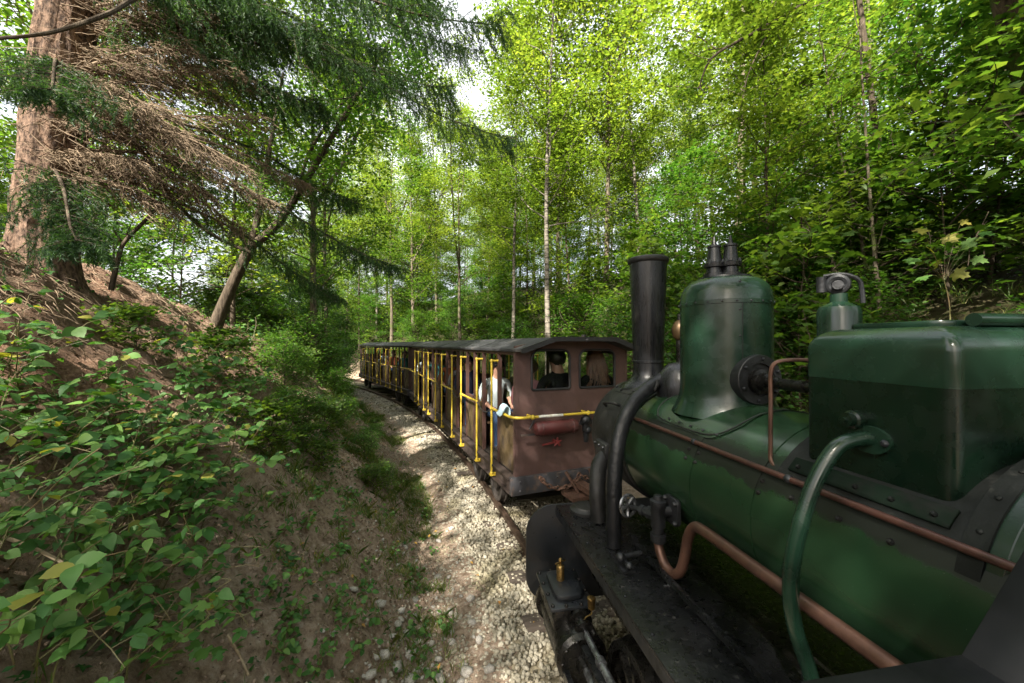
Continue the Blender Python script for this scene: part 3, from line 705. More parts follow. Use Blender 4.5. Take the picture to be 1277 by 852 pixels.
# green feed pipe from the sandbox flank
hp = smooth_path([(-0.315, 1.19, 2.10), (-0.36, 1.20, 2.10), (-0.44, 1.215, 2.065), (-0.53, 1.225, 1.92), (-0.60, 1.226, 1.72), (-0.62, 1.228, 1.56), (-0.60, 1.23, 1.42), (-0.55, 1.22, 1.26), (-0.52, 1.21, 1.10), (-0.51, 1.21, 0.98)], 8)
fp = MB().tube(hp, 0.0265, 18).build('feed_pipe', M_green, loco)
Mx = Matrix.Translation((-0.3145, 1.19, 2.10)) @ Matrix.Rotation(R(-90), 4, 'Y')
MB().prism([(0.075 * math.sin(t), 0.05 * math.cos(t)) for t in np.linspace(0, 2 * math.pi, 20, False)], 0.016, Mx @ Matrix.Rotation(R(90), 4, 'Z')).build('pipe_flange', M_green, fp)
bolts('flange_bolt', [(-0.331, 1.19 + d, 2.10) for d in (-0.058, 0.058)], [(-1, 0, 0)] * 2, 0.013, M_cast, fp)
ck = MB().lathe([(0.034, 0.0), (0.034, 0.03), (0.026, 0.035), (0.026, 0.06), (0.012, 0.062), (0.012, 0.075)], (-0.315, 1.235, 2.165), (-1, 0, 0), 18).build('drain_plug', M_greenm, sbx)
# steam valve on the flank
vz = 1.41; vy = 2.27
vf = MB().prism(rrect(0.15, 0.17, 0.035, 4), 0.028, Matrix.Translation((-0.442, vy - 0.03, vz)) @ Matrix.Rotation(R(-90), 4, 'Y') @ Matrix.Rotation(R(90), 4, 'Z')).build('valve_flange', M_cast, loco, bevel=0.005)
bolts('flange_bolt', [(-0.47, vy - 0.03 + dy, vz + dz) for dy in (-0.055, 0.055) for dz in (-0.06, 0.06)], [(-1, 0, 0)] * 4, 0.015, M_cast, vf, 0.018)
sv = MB().lathe([(0.03, -0.205), (0.048, -0.20), (0.048, -0.155), (0.034, -0.15), (0.034, -0.115), (0.044, -0.11), (0.046, 0.03), (0.050, 0.035), (0.050, 0.055), (0.030, 0.06), (0.026, 0.085), (0.001, 0.09)], (-0.535, vy, vz), n=20).build('steam_valve', M_cast, loco)
MB().cyl((-0.44, vy - 0.02, vz - 0.01), (-0.53, vy, vz - 0.01), 0.035, n=16).build('valve_neck', M_cast, sv)
ax = Vector((-0.085, 0.235, -0.03)).normalized(); c0 = Vector((-0.535, vy, vz - 0.04))
MB().lathe([(0.042, 0.02), (0.042, 0.075), (0.03, 0.08), (0.03, 0.105), (0.036, 0.107), (0.036, 0.135), (0.018, 0.14), (0.012, 0.27)], c0, ax, 8).build('valve_bonnet', M_cast, sv)
hw = MB(); hc = c0 + ax * 0.255
hw.torus(hc, ax, 0.068, 0.012, 30, 8); hw.lathe([(0.02, -0.018), (0.02, 0.022), (0.008, 0.03)], hc, ax, 10)
a1 = ax.orthogonal().normalized(); a2 = ax.cross(a1)
for k in range(5):
    d = a1 * math.cos(k * 2 * math.pi / 5) + a2 * math.sin(k * 2 * math.pi / 5); hw.tube([hc, hc + d * 0.066], [0.011, 0.016], 8)
hw.build('handwheel', M_steel, sv)
# copper delivery pipe
cp = smooth_path([(-0.535, 2.27, 1.215), (-0.537, 2.255, 1.17), (-0.535, 2.20, 1.105), (-0.525, 2.13, 1.085), (-0.515, 2.07, 1.13), (-0.51, 2.03, 1.24), (-0.51, 2.00, 1.36), (-0.51, 1.94, 1.445), (-0.51, 1.85, 1.462), (-0.51, 1.5, 1.464), (-0.51, 1.0, 1.466), (-0.51, 0.3, 1.468)], 7)
cpp = MB().tube(cp, 0.0285, 16).build('copper_pipe', M_copper, loco)
dc = MB().cyl((-0.53, 2.15, 1.06), (-0.53, 2.15, 0.99), 0.009, n=8).cyl((-0.57, 2.15, 1.0), (-0.49, 2.15, 1.0), 0.007, n=8).ball((-0.53, 2.15, 1.0), 0.016, 8).build('drain_cock', M_steel, cpp)
# running plates with angle-iron edge
for sg in (-1, 1):
    x0, x1 = (-0.884, -0.30) if sg < 0 else (0.30, 0.884)
    rbp = MB().box(x0, x1, -0.6, 3.385, 0.982, 1.004).build('running_plate', M_plate, loco, bevel=0.003)
    xe = -0.884 if sg < 0 else 0.872
    MB().box(xe, xe + 0.012, -0.6, 3.385, 0.915, 0.982).build('plate_edge', M_beam, rbp)
    if sg < 0:
        bolts('plate_bolt', [(-0.84, y, 1.004) for y in np.arange(0.6, 3.3, 0.3)] + [(-0.47, y, 1.004) for y in np.arange(0.7, 2.3, 0.35)], [(0, 0, 1)] * 14, 0.012, M_plate, rbp, 0.008)
        MB().bar((-0.80, 2.95, 1.006), (-0.60, 2.60, 1.006), 0.006, 0.006).build('plate_joint', M_grime, rbp)
# reversing rod, its crank and links on the plate
rv = MB().bar((-0.575, 2.50, 1.075), (-0.545, 0.3, 1.065), 0.022, 0.035).build('reversing_rod', M_plate, loco)
MB().bar((-0.575, 2.5, 1.0), (-0.575, 2.5, 1.13), 0.03, 0.035).build('rod_bracket', M_plate, rv)
MB().box(-0.76, -0.67, 2.30, 2.42, 1.004, 1.02).bar((-0.735, 2.40, 1.06), (-0.70, 2.31, 1.03), 0.02, 0.03).cyl((-0.75, 2.38, 1.065), (-0.58, 2.40, 1.07), 0.017, n=12).ball((-0.735, 2.38, 1.065), 0.032, 10).ball((-0.71, 2.31, 1.045), 0.026, 10).build('link_crank', M_cast, loco)
# front beam with rounded ends
MB().prism(rrect(2.30, 0.865, 0.24, 8, 0, 0), 0.022, Matrix.Translation((0, 3.42, 0.571)) @ Matrix.Rotation(R(90), 4, 'X')).build('front_beam', M_beam, loco, bevel=0.004)
MB().box(-0.55, 0.55, 0.2, 3.39, 0.35, 0.93).build('frame', M_grime, loco)
MB().box(-0.06, 0.06, 3.42, 4.55, 0.50, 0.58).cyl((0, 3.5, 0.54), (0, 4.0, 0.54), 0.09, n=14).build('drawbar', M_grime, loco)
# front cylinder and valve chest on the left
for sg in (-1, 1):
    ccx = sg * 0.955
    cyl_ = MB().lathe([(0.05, 3.17), (0.16, 3.17), (0.175, 3.14), (0.175, 3.09), (0.15, 3.085), (0.15, 2.56), (0.175, 2.555), (0.175, 2.50), (0.15, 2.47), (0.06, 2.46), (0.05, 2.40), (0.001, 2.40)], (ccx, 0, 0.345), (0, 1, 0), 32).build('cylinder', M_grime, loco)
    bolts('cover_bolt', [(ccx + 0.14 * math.cos(t), 2.475, 0.345 + 0.14 * math.sin(t)) for t in np.linspace(0, 2 * math.pi, 10, False)], [(0, -1, 0)] * 10, 0.014, M_grime, cyl_)
    vc = MB().box(ccx - 0.15, ccx + 0.13, 2.66, 3.08, 0.42, 0.57).build('valve_chest', M_grime, loco, bevel=0.02)
    MB().box(ccx - 0.175, ccx + 0.15, 2.64, 3.10, 0.57, 0.595).build('chest_cover', M_beam, vc, bevel=0.006)
    MB().prism(rrect(0.22, 0.34, 0.06, 4), 0.045, Matrix.Translation((ccx - 0.01, 2.87, 0.594))).build('chest_crown', M_beam, vc, bevel=0.02)
    bolts('chest_bolt', [(ccx + dx, y, 0.595) for dx in (-0.155, 0.13) for y in np.linspace(2.67, 3.07, 4)] + [(ccx - 0.06, y, 0.596) for y in (2.655, 3.085)] + [(ccx + 0.05, y, 0.596) for y in (2.655, 3.085)], [(0, 0, 1)] * 12, 0.014, M_grime, vc, 0.018)
    oc = MB().lathe([(0.03, 0.635), (0.03, 0.74), (0.024, 0.748), (0.010, 0.752), (0.010, 0.775), (0.017, 0.785), (0.012, 0.80), (0.001, 0.805)], (ccx - 0.03, 2.90, 0), n=16).build('oil_cup', M_brass, loco)
    MB().cyl((ccx - 0.075, 2.88, 0.772), (ccx + 0.015, 2.92, 0.772), 0.006, n=8).build('cup_wings', M_brass, oc)
    gl = MB().lathe([(0.085, 0.0), (0.085, -0.03), (0.055, -0.035), (0.05, -0.09), (0.07, -0.095), (0.07, -0.12), (0.03, -0.125)], (ccx + 0.03, 2.64, 0.50), (0, 1, 0), 20).build('rod_gland', M_grime, vc)
    bolts('gland_bolt', [(ccx + 0.03 + d, 2.52, 0.50) for d in (-0.058, 0.058)], [(0, -1, 0)] * 2, 0.018, M_grime, gl, 0.03)
    MB().cyl((ccx + 0.03, 2.55, 0.50), (ccx + 0.035, 2.28, 0.505), 0.021, n=14).cyl((ccx + 0.035, 2.28, 0.505), (ccx + 0.035, 2.24, 0.505), 0.032, n=14).cyl((ccx + 0.035, 2.24, 0.505), (ccx + 0.04, 1.75, 0.51), 0.024, 0.026, n=14).build('valve_rod', M_steel, loco)
    MB().cyl((ccx, 2.45, 0.345), (ccx, 1.85, 0.345), 0.028, n=14).build('piston_rod', M_steel, loco)
    sbar = MB().bar((ccx - 0.12, 3.0, 0.27), (ccx - 0.12, 1.5, 0.30), 0.035, 0.06).bar((ccx, 2.45, 0.46), (ccx, 1.6, 0.46), 0.05, 0.03).build('slide_bar', M_plate, loco)
    MB().box(ccx - 0.06, ccx + 0.06, 1.80, 1.98, 0.27, 0.43).build('crosshead', M_grime, loco, bevel=0.01)
    lc = MB().lathe([(0.022, 0.60), (0.026, 0.61), (0.026, 0.66), (0.03, 0.665), (0.03, 0.675), (0.02, 0.68)], (ccx + 0.105, 2.60, 0), n=14).build('lubricator', M_brass, loco)
    MB().tube(smooth_path([(ccx + 0.105, 2.60, 0.60), (ccx + 0.10, 2.59, 0.57), (ccx + 0.06, 2.58, 0.56), (ccx + 0.035, 2.57, 0.54)]), 0.005, 6).build('oil_line', M_brass, lc)
    for wy in (2.05, 1.0):
        w = MB().lathe([(0.30, -0.05), (0.35, -0.05), (0.36, -0.06), (0.37, -0.06), (0.37, -0.03), (0.35, 0.06), (0.30, 0.06)], (sg * 0.76, wy, 0.355), (sg, 0, 0), 40, False)
        w.lathe([(0.07, -0.05), (0.07, 0.08), (0.001, 0.08)], (sg * 0.76, wy, 0.355), (sg, 0, 0), 16, False)
        for k in range(10):
            t = k * math.pi / 5; w.bar((sg * 0.77, wy, 0.355), (sg * 0.77, wy + 0.31 * math.cos(t), 0.355 + 0.31 * math.sin(t)), 0.04, 0.03)
        w.build('driving_wheel', M_grime, loco)
    MB().bar((sg * 0.86, 2.05, 0.25), (sg * 0.86, 1.0, 0.25), 0.03, 0.07).bar((sg * 0.90, 1.9, 0.345), (sg * 0.90, 1.0, 0.25), 0.03, 0.05).build('coupling_rod', M_steel, loco)
# cab front sheet close to the camera
def ct(s, z, t=0.57): return (s - S_, t, CAMZ + z)
pl = [(0.60, -0.586), (0.95, -0.586), (1.32, -0.15), (1.36, -0.15), (1.36, -1.45), (0.60, -1.45)]
cabp = MB().prism([(p[0] - S_, p[1] + CAMZ) for p in pl], 0.015, Matrix.Translation((0, 0.575, 0)) @ Matrix.Rotation(R(90), 4, 'X')).build('cab_front_sheet', M_sheet, loco)
MB().box(0.60 - S_, 0.95 - S_, 0.50, 0.582, CAMZ - 0.592, CAMZ - 0.58).build('cab_angle_iron', M_sheet, cabp, bevel=0.003)
dd = Vector((0.37, 0, 0.436)); ll = dd.length
Mx = Matrix.Translation(ct(0.95, -0.586, 0.5)) @ Matrix.Rotation(-math.atan2(0.436, 0.37), 4, 'Y')
MB().box(0, ll, 0, 0.08, -0.004, 0.008, Mx).build('cab_angle_iron', M_sheet, cabp, bevel=0.003)
bolts('sheet_bolt', [(1.10 - S_, 0.558, CAMZ - 0.60), (1.22 - S_, 0.558, CAMZ - 0.47)], [(0, -1, 0)] * 2, 0.018, M_cast, cabp, 0.012)
MB().box(-0.9, 0.9, -1.6, 0.55, 0.9, 1.0).build('cab_floor', M_plate, loco)
# ------------------------------------------------------------------ open-sided carriages
M_maroon = pm('maroon_paint', (0.086, 0.050, 0.045), (0.106, 0.062, 0.055), rough=0.5, scale=3, bump=0.08, bscale=30, dirt=(0.055, 0.032, 0.028), dscale=4, dlo=0.5, dhi=0.8)
M_panel = pm('olive_brown_panel', (0.105, 0.075, 0.038), (0.065, 0.045, 0.026), rough=0.45, scale=4, bump=0.08, dirt=(0.04, 0.028, 0.02), dscale=5)
M_post = pm('brown_post', (0.075, 0.036, 0.028), (0.045, 0.024, 0.02), rough=0.55, scale=8)
M_yellow = pm('yellow_paint', (0.60, 0.45, 0.045), (0.48, 0.35, 0.04), rough=0.4, scale=9, dirt=(0.16, 0.09, 0.03), dscale=16, dlo=0.58, dhi=0.78)
M_white = pm('white_paint', (0.7, 0.7, 0.66), (0.5, 0.5, 0.46), rough=0.5, scale=9, dirt=(0.3, 0.25, 0.15), dscale=20)
M_roof = pm('roofing_felt', (0.030, 0.031, 0.034), (0.018, 0.019, 0.021), rough=0.75, scale=3, bump=0.3, bscale=120, dirt=(0.14, 0.13, 0.12), dscale=1.5, dlo=0.55, dhi=0.72)
M_ebeam = pm('worn_beam', (0.052, 0.052, 0.060), (0.030, 0.030, 0.034), rough=0.5, scale=7, bump=0.15, dirt=(0.13, 0.085, 0.06), dscale=7, dlo=0.52, dhi=0.72, stretch=(1, 1, 0.4))
M_under = pm('underframe_black', (0.020, 0.017, 0.015), (0.038, 0.030, 0.025), rough=0.7, scale=8, bump=0.3)
M_sill = pm('brown_sill', (0.060, 0.042, 0.036), (0.036, 0.028, 0.025), rough=0.55, scale=6, dirt=(0.12, 0.09, 0.07), dscale=6, dlo=0.6, dhi=0.8)
M_red = pm('red_tank_paint', (0.085, 0.020, 0.019), (0.06, 0.018, 0.018), rough=0.4, scale=6, dirt=(0.04, 0.018, 0.016), dscale=7)
M_redv = pm('red_cock_paint', (0.22, 0.032, 0.030), (0.14, 0.024, 0.024), rough=0.5, scale=20)
M_rust = pm('rusty_chain', (0.14, 0.075, 0.05), (0.07, 0.04, 0.03), rough=0.7, metal=0.3, scale=30, bump=0.3)
M_rubber = pm('black_rubber', (0.018, 0.018, 0.020), (0.028, 0.028, 0.030), rough=0.45, scale=20)
M_bench = pm('bench_wood', (0.10, 0.062, 0.035), (0.06, 0.036, 0.02), rough=0.55, scale=5, stretch=(0.5, 5, 5))
def glass_mat():
    m, nt, nd, lk, P = new_mat('window_glass')
    g = N_(nd, 'ShaderNodeBsdfGlossy', i_Roughness=0.03); t = N_(nd, 'ShaderNodeBsdfTransparent'); t.inputs[0].default_value = (0.93, 0.95, 0.94, 1)
    fr = N_(nd, 'ShaderNodeFresnel', i_IOR=1.35); ms = N_(nd, 'ShaderNodeMixShader')
    lk.new(fr.outputs[0], ms.inputs[0]); lk.new(t.outputs[0], ms.inputs[1]); lk.new(g.outputs[0], ms.inputs[2]); lk.new(ms.outputs[0], nd['Material Output'].inputs['Surface'])
    return m
M_glass = glass_mat()

def link_chain(name, pts, mat, par, r=0.014, w=0.02, pitch=0.055):
    """chain of separate links, each turned a quarter against the last, joined as one part"""
    P = smooth_path(pts, 12); L = [0]
    for i in range(1, len(P)): L.append(L[-1] + (P[i] - P[i - 1]).length)
    mb = MB(); n = int(L[-1] / pitch)
    for k in range(n):
        s = (k + 0.5) * pitch; i = max(1, next(j for j in range(len(L)) if L[j] >= s)); p = P[i - 1].lerp(P[i], (s - L[i - 1]) / max(1e-6, L[i] - L[i - 1])); t = (P[i] - P[i - 1]).normalized()
        a = Vector((0, 0, 1)) if abs(t.z) < 0.8 else Vector((1, 0, 0)); u = t.cross(a).normalized(); v = t.cross(u); d = u if k % 2 else v
        ring_ = [p + t * (pitch * 0.62 * math.cos(q)) + d * (w * math.sin(q)) for q in np.linspace(0, 2 * math.pi, 9)]
        mb.tube(ring_, r * 0.5, 5, cap=False)
    return mb.build(name, mat, par)

HL = CAR_W / 2
POLES = [0.72 + 1.77 * k for k in range(6)] + [1.47 + 1.77 * k for k in range(5)]; POLES.sort()
SEGS = [(0.06, 0.72)] + [(1.47 + 1.77 * k, 2.49 + 1.77 * k) for k in range(5)] 
SEGS[-1] = (8.55, 9.94)
POLES = [p for p in POLES if p < 8.8]
def make_carriage():
    car = empty('carriage')
    # underframe
    for sg in (-1, 1):
        so = MB().box(sg * 0.90 - 0.03, sg * 0.90 + 0.03, 0.05, CAR_L - 0.05, 0.49, 0.66).build('sill', M_sill, car)
        MB().box(sg * 0.93 - 0.06, sg * 0.93 + 0.06, 0.05, CAR_L - 0.05, 0.66, 0.685).build('sill_flange', M_sill, so)
        MB().box(sg * 0.93 - 0.05, sg * 0.93 + 0.05, 0.05, CAR_L - 0.05, 0.472, 0.49).build('sill_flange', M_sill, so)
    for y0 in (-0.03, CAR_L - 0.09):
        eb = MB().box(-0.97, 0.97, y0, y0 + 0.075, 0.465, 0.70).build('end_beam', M_ebeam, car, bevel=0.006)
        bolts('beam_bolt', [(x, y0 - 0.001 if y0 < 1 else y0 + 0.076, z) for x in (-0.85, -0.3, 0.3, 0.85) for z in (0.52, 0.64)], [(0, -1 if y0 < 1 else 1, 0)] * 8, 0.014, M_ebeam, eb)
    MB().box(-0.86, 0.86, 0.05, CAR_L - 0.05, 0.69, 0.715).build('floor', M_under, car)
    MB().box(-0.4, 0.4, 0.05, CAR_L - 0.05, 0.50, 0.60).build('centre_sill', M_under, car)
    for by in (1.55, CAR_L - 1.55):
        bg = MB().box(-0.62, -0.56, by - 0.75, by + 0.75, 0.26, 0.42).box(0.56, 0.62, by - 0.75, by + 0.75, 0.26, 0.42).box(-0.6, 0.6, by - 0.12, by + 0.12, 0.30, 0.47).build('bogie', M_under, car)
        for wy in (by - 0.5, by + 0.5):
            for sg in (-1, 1):
                MB().lathe([(0.04, -0.03), (0.23, -0.02), (0.25, -0.05), (0.29, -0.05), (0.29, -0.025), (0.265, -0.02), (0.26, 0.05), (0.22, 0.05), (0.20, 0.01), (0.09, 0.0), (0.08, 0.06), (0.001, 0.06)], (sg * 0.75, wy, 0.262), (sg, 0, 0), 28, False).build('wheel', M_under, bg)
            MB().cyl((-0.75, wy, 0.262), (0.75, wy, 0.262), 0.05, n=10).build('axle', M_under, bg)
    # ends: lower sheet, window cells with rounded openings, gable under the roof
    for y0, sd_ in ((0.02, -1), (CAR_L - 0.06, 1)):
        mb = MB(); th = 0.04
        mb.box(-HL, HL, y0, y0 + th, 0.70, 1.66)
        wins = ((-HL, 0.005, -0.66, -0.075), (0.005, HL, 0.085, 0.68))
        for c0, c1, w0, w1 in wins:
            zo0, zo1, zi0, zi1 = 1.66, 2.42, 1.83, 2.365
            n = 6; O = rrect(c1 - c0, zo1 - zo0, 1e-4, n, (c0 + c1) / 2, (zo0 + zo1) / 2); I = rrect(w1 - w0, zi1 - zi0, [0.035, 0.035, 0.11, 0.11], n, (w0 + w1) / 2, (zi0 + zi1) / 2); m = len(O)
            V = [(p[0], y0, p[1]) for p in O] + [(p[0], y0, p[1]) for p in I] + [(p[0], y0 + th, p[1]) for p in O] + [(p[0], y0 + th, p[1]) for p in I]
            Fc = []
            for j in range(m):
                k = (j + 1) % m; Fc += [(j, k, m + k, m + j), (2 * m + j, 3 * m + j, 3 * m + k, 2 * m + k), (m + j, m + k, 3 * m + k, 3 * m + j)]
            mb.add(V, Fc)
        mb.prism([(-HL, 2.42), (HL, 2.42), (0.46, 2.50), (-0.46, 2.50)], th, Matrix.Translation((0, y0 + th, 0)) @ Matrix.Rotation(R(90), 4, 'X'))
        ew = mb.build('end_wall', M_maroon, car)
        for c0, c1, w0, w1 in wins:
            I = rrect(w1 - w0, 0.535, [0.035, 0.035, 0.11, 0.11], 7, (w0 + w1) / 2, 2.0975)
            fr = MB().tube([(p[0], y0 - 0.004, p[1]) for p in I + I[:2]], 0.017, 8, cap=False).build('window_frame', M_rubber, ew)
            MB().prism([(p[0], p[1]) for p in rrect(w1 - w0 + 0.005, 0.54, [0.035, 0.035, 0.11, 0.11], 5, (w0 + w1) / 2, 2.0975)], 0.004, Matrix.Translation((0, y0 + 0.024, 0)) @ Matrix.Rotation(R(90), 4, 'X')).build('pane', M_glass, ew)
        if sd_ < 0:
            MB().box(-HL - 0.004, -HL + 0.045, y0 - 0.006, y0 + 0.06, 0.70, 2.40).build('corner_post', M_maroon, ew)
            MB().box(HL - 0.045, HL + 0.004, y0 - 0.006, y0 + 0.06, 0.70, 2.40).build('corner_post', M_maroon, ew)
    # roof: flat crown with sloping sides
    po = [(-0.93, 2.345), (-0.93, 2.385), (-0.475, 2.535), (0.475, 2.535), (0.93, 2.385), (0.93, 2.345), (0.915, 2.345), (0.45, 2.50), (-0.45, 2.50), (-0.915, 2.345)]
    roof = MB().prism(po, CAR_L + 0.55, Matrix.Translation((0, CAR_L + 0.27, 0)) @ Matrix.Rotation(R(90), 4, 'X')).build('roof', M_roof, car, bevel=0.006)
    MB().prism([(-0.94, 2.335), (-0.94, 2.392), (-0.478, 2.543), (0.478, 2.543), (0.94, 2.392), (0.94, 2.335), (0.90, 2.335), (0.45, 2.485), (-0.45, 2.485), (-0.90, 2.335)], 0.025, Matrix.Translation((0, -0.275, 0)) @ Matrix.Rotation(R(90), 4, 'X')).build('roof_fascia', M_rubber, roof)
    for y in (1.6, 3.2, 4.8, 6.4, 8.0):
        MB().prism([(-0.93, 2.386), (-0.475, 2.536), (0.475, 2.536), (0.93, 2.386), (0.93, 2.391), (0.475, 2.541), (-0.475, 2.541), (-0.93, 2.391)], 0.05, Matrix.Translation((0, y, 0)) @ Matrix.Rotation(R(90), 4, 'X')).build('roof_seam', M_roof, roof)
    MB().cyl((0, -0.22, 2.54), (0, -0.22, 2.575), 0.03, n=10).ball((0, -0.305, 2.50), 0.022, 8).build('lamp_hook', M_ebeam, roof)
    for sg in (-1, 1):
        MB().box(sg * 0.86 - 0.03, sg * 0.86 + 0.03, 0.05, CAR_L - 0.05, 2.30, 2.36).build('cant_rail', M_post, car)
    # posts, panels, poles and rails, both sides
    post = MB().box(-0.025, 0.025, -0.03, 0.03, 0.70, 2.31).mesh('post', M_post)
    xo = 0.985
    def pole_mesh():
        b = MB().cyl((0, 0, 0.53), (0, 0, 2.20), 0.0165, n=10); b.ball((0, 0, 2.20), 0.028, 10).ball((0, 0, 1.50), 0.026, 10)
        b.cyl((0, 0, 2.20), (xo - 0.865, 0, 2.20), 0.017, n=8); b.cyl((0, 0, 0.545), (0.06, 0, 0.545), 0.016, n=8).ball((0, 0, 0.55), 0.026, 10)
        return b.mesh('yellow_pole', M_yellow)
    pmh = pole_mesh()
    foot = MB().box(-0.03, 0.05, -0.035, 0.035, 0.515, 0.535).mesh('pole_foot', M_yellow)
    for sg in (-1, 1):
        for d in POLES:
            inst('post', post, car, (sg * 0.86, d, 0))
            pl_ = inst('yellow_pole', pmh, car, (sg * xo, d, 0), (0, 0, 0 if sg < 0 else math.pi))
            inst('pole_foot', foot, pl_)
        for d0, d1 in SEGS:
            MB().box(sg * 0.86 - 0.012, sg * 0.86 + 0.012, d0 + 0.03, d1 - 0.03, 0.715, 1.48).build('side_panel', M_panel, car, bevel=0.004)
            MB().box(sg * 0.86 - 0.02, sg * 0.86 + 0.02, d0 + 0.03, d1 - 0.03, 1.48, 1.515).build('panel_cap', M_post, car)
            if d0 > 1:
                MB().cyl((sg * xo, d0, 1.50), (sg * xo, d1 if d1 < 9 else 9.9, 1.50), 0.0175, n=10).build('yellow_rail', M_yellow, car)
                inst('post', post, car, (sg * 0.86, (d0 + d1) / 2, 0))
        for k in range(5):
            y0, y1 = 0.72 + 1.77 * k, 1.47 + 1.77 * k
            MB().tube(smooth_path([(sg * xo, y0, 1.50), (sg * xo, y0 + 0.2, 1.42), (sg * xo, (y0 + y1) / 2, 1.395), (sg * xo, y1 - 0.2, 1.42), (sg * xo, y1, 1.50)]), 0.009, 6).build('door_chain', M_ebeam, car)
    # rail wrapped round the end
    rail = smooth_path([(-xo, 0.72, 1.50), (-xo, 0.2, 1.50), (-xo, 0.0, 1.50), (-0.955, -0.10, 1.50), (-0.87, -0.14, 1.50), (-0.7, -0.145, 1.50), (0, -0.145, 1.50), (0.7, -0.145, 1.50), (0.87, -0.14, 1.50), (0.955, -0.10, 1.50), (xo, 0.0, 1.50), (xo, 0.2, 1.50), (xo, 0.72, 1.50)], 6)
    er = MB().tube(rail, 0.0185, 12).build('end_rail', M_yellow, car)
    MB().ball((-0.72, -0.145, 1.50), 0.033, 12).ball((0.12, -0.145, 1.50), 0.033, 12).cyl((0.12, -0.145, 1.50), (0.12, 0.03, 1.50), 0.016, n=8).cyl((-0.72, -0.145, 1.50), (-0.72, 0.03, 1.50), 0.016, n=8).build('rail_joint', M_yellow, er)
    MB().cyl((-0.64, -0.145, 1.50), (-0.28, -0.145, 1.50), 0.0196, n=12, cap=False).build('white_sleeve', M_white, er)
    MB().cyl((0.34, -0.145, 1.50), (0.34, -0.145, 1.56), 0.03, n=12).cyl((0.34, -0.145, 1.40), (0.34, -0.145, 1.50), 0.026, n=12).build('rail_cap', M_rubber, er)
    # air reservoir and brake gear on the end
    tk = MB().lathe([(0.001, -0.70), (0.045, -0.695), (0.08, -0.675), (0.094, -0.64), (0.094, -0.10), (0.08, -0.065), (0.045, -0.045), (0.001, -0.04)], (0, -0.13, 1.34), (1, 0, 0), 28, False).build('air_reservoir', M_red, car)
    for x in (-0.60, -0.14): MB().torus((x, -0.13, 1.34), (1, 0, 0), 0.094, 0.007, 24, 6).build('reservoir_strap', M_red, tk)
    MB().bar((-0.76, -0.12, 1.34), (-0.66, -0.06, 1.44), 0.015, 0.015).bar((-0.86, -0.08, 1.26), (-0.66, -0.08, 1.26), 0.02, 0.02).bar((-0.08, -0.12, 1.34), (0.06, -0.08, 1.36), 0.02, 0.03).build('reservoir_bracket', M_ebeam, tk)
    bv = MB().cyl((0.10, -0.12, 1.24), (0.10, -0.12, 1.44), 0.05, 0.06, n=14).ball((0.10, -0.12, 1.40), 0.075, 12).ball((0.12, -0.13, 1.27), 0.06, 12).cyl((0.02, -0.12, 1.37), (0.2, -0.12, 1.37), 0.035, n=10).cyl((0.1, -0.12, 1.10), (0.1, -0.12, 1.22), 0.03, 0.045, n=10).build('brake_valve', M_cast, car)
    rc = MB().bar((-0.54, -0.05, 1.10), (-0.36, -0.08, 1.13), 0.025, 0.02)
    for k in range(5):
        t = k * 2 * math.pi / 5 + 0.3; rc.tube([(-0.33, -0.09, 1.13), (-0.33 + 0.06 * math.cos(t), -0.09, 1.13 + 0.06 * math.sin(t))], [0.018, 0.014], 8)
    rc.cyl((-0.33, -0.11, 1.13), (-0.33, 0.03, 1.13), 0.02, n=10).build('red_cock', M_redv, car)
    # coupling gear on the end beam
    link_chain('safety_chain', [(-0.56, -0.06, 0.66), (-0.48, -0.10, 0.57), (-0.32, -0.12, 0.52), (-0.16, -0.13, 0.54), (-0.03, -0.12, 0.62), (0.0, -0.12, 0.66), (0.12, -0.12, 0.60), (0.3, -0.1, 0.55)], M_rust, car, 0.024, 0.026, 0.062)
    MB().bar((-0.18, -0.05, 0.70), (-0.06, -0.22, 0.43), 0.035, 0.03).bar((0.20, -0.05, 0.70), (0.26, -0.2, 0.45), 0.035, 0.03).box(-0.24, 0.24, -0.34, -0.03, 0.40, 0.445).cyl((-0.56, -0.03, 0.66), (-0.56, -0.08, 0.66), 0.03, n=10).box(-0.07, 0.07, -0.75, -0.03, 0.50, 0.57).build('coupling_bracket', M_rust, car)
    # cross benches, back to back
    for y, f in ((0.14, 1), (1.86, -1), (2.06, 1), (3.63, -1), (3.83, 1), (5.40, -1), (5.60, 1), (7.17, -1), (7.37, 1), (9.1, -1)):
        bn = MB().box(-0.80, 0.80, min(y, y + f * 0.42), max(y, y + f * 0.42), 1.12, 1.15).build('bench', M_bench, car)
        if 0.3 < y < 9: MB().box(-0.80, 0.80, min(y, y - f * 0.03), max(y, y - f * 0.03), 1.15, 1.62).build('bench_back', M_bench, bn)
        for x in (-0.7, 0.7): MB().box(x - 0.03, x + 0.03, y + f * 0.05 - 0.02, y + f * 0.35, 0.715, 1.12).build('bench_leg', M_post, bn)
    return car
car1 = make_carriage()
car1.location = CAR1; car1.rotation_euler = (0, 0, TH0)
tag(car1, 'maroon open-sided carriage with red air reservoir on its end, coupled beside the chimney', 'carriage', 'carriages of the forest train')
TH2 = math.atan((PCX - 342) / F)
car2 = copy_tree(car1)
CAR2 = Vector((-3.20, 15.42, 0)); car2.location = CAR2; car2.rotation_euler = (0, 0, TH2)
tag(car2, 'open-sided carriage with yellow rails coupled behind the maroon one, its roof just showing', 'carriage', 'carriages of the forest train')
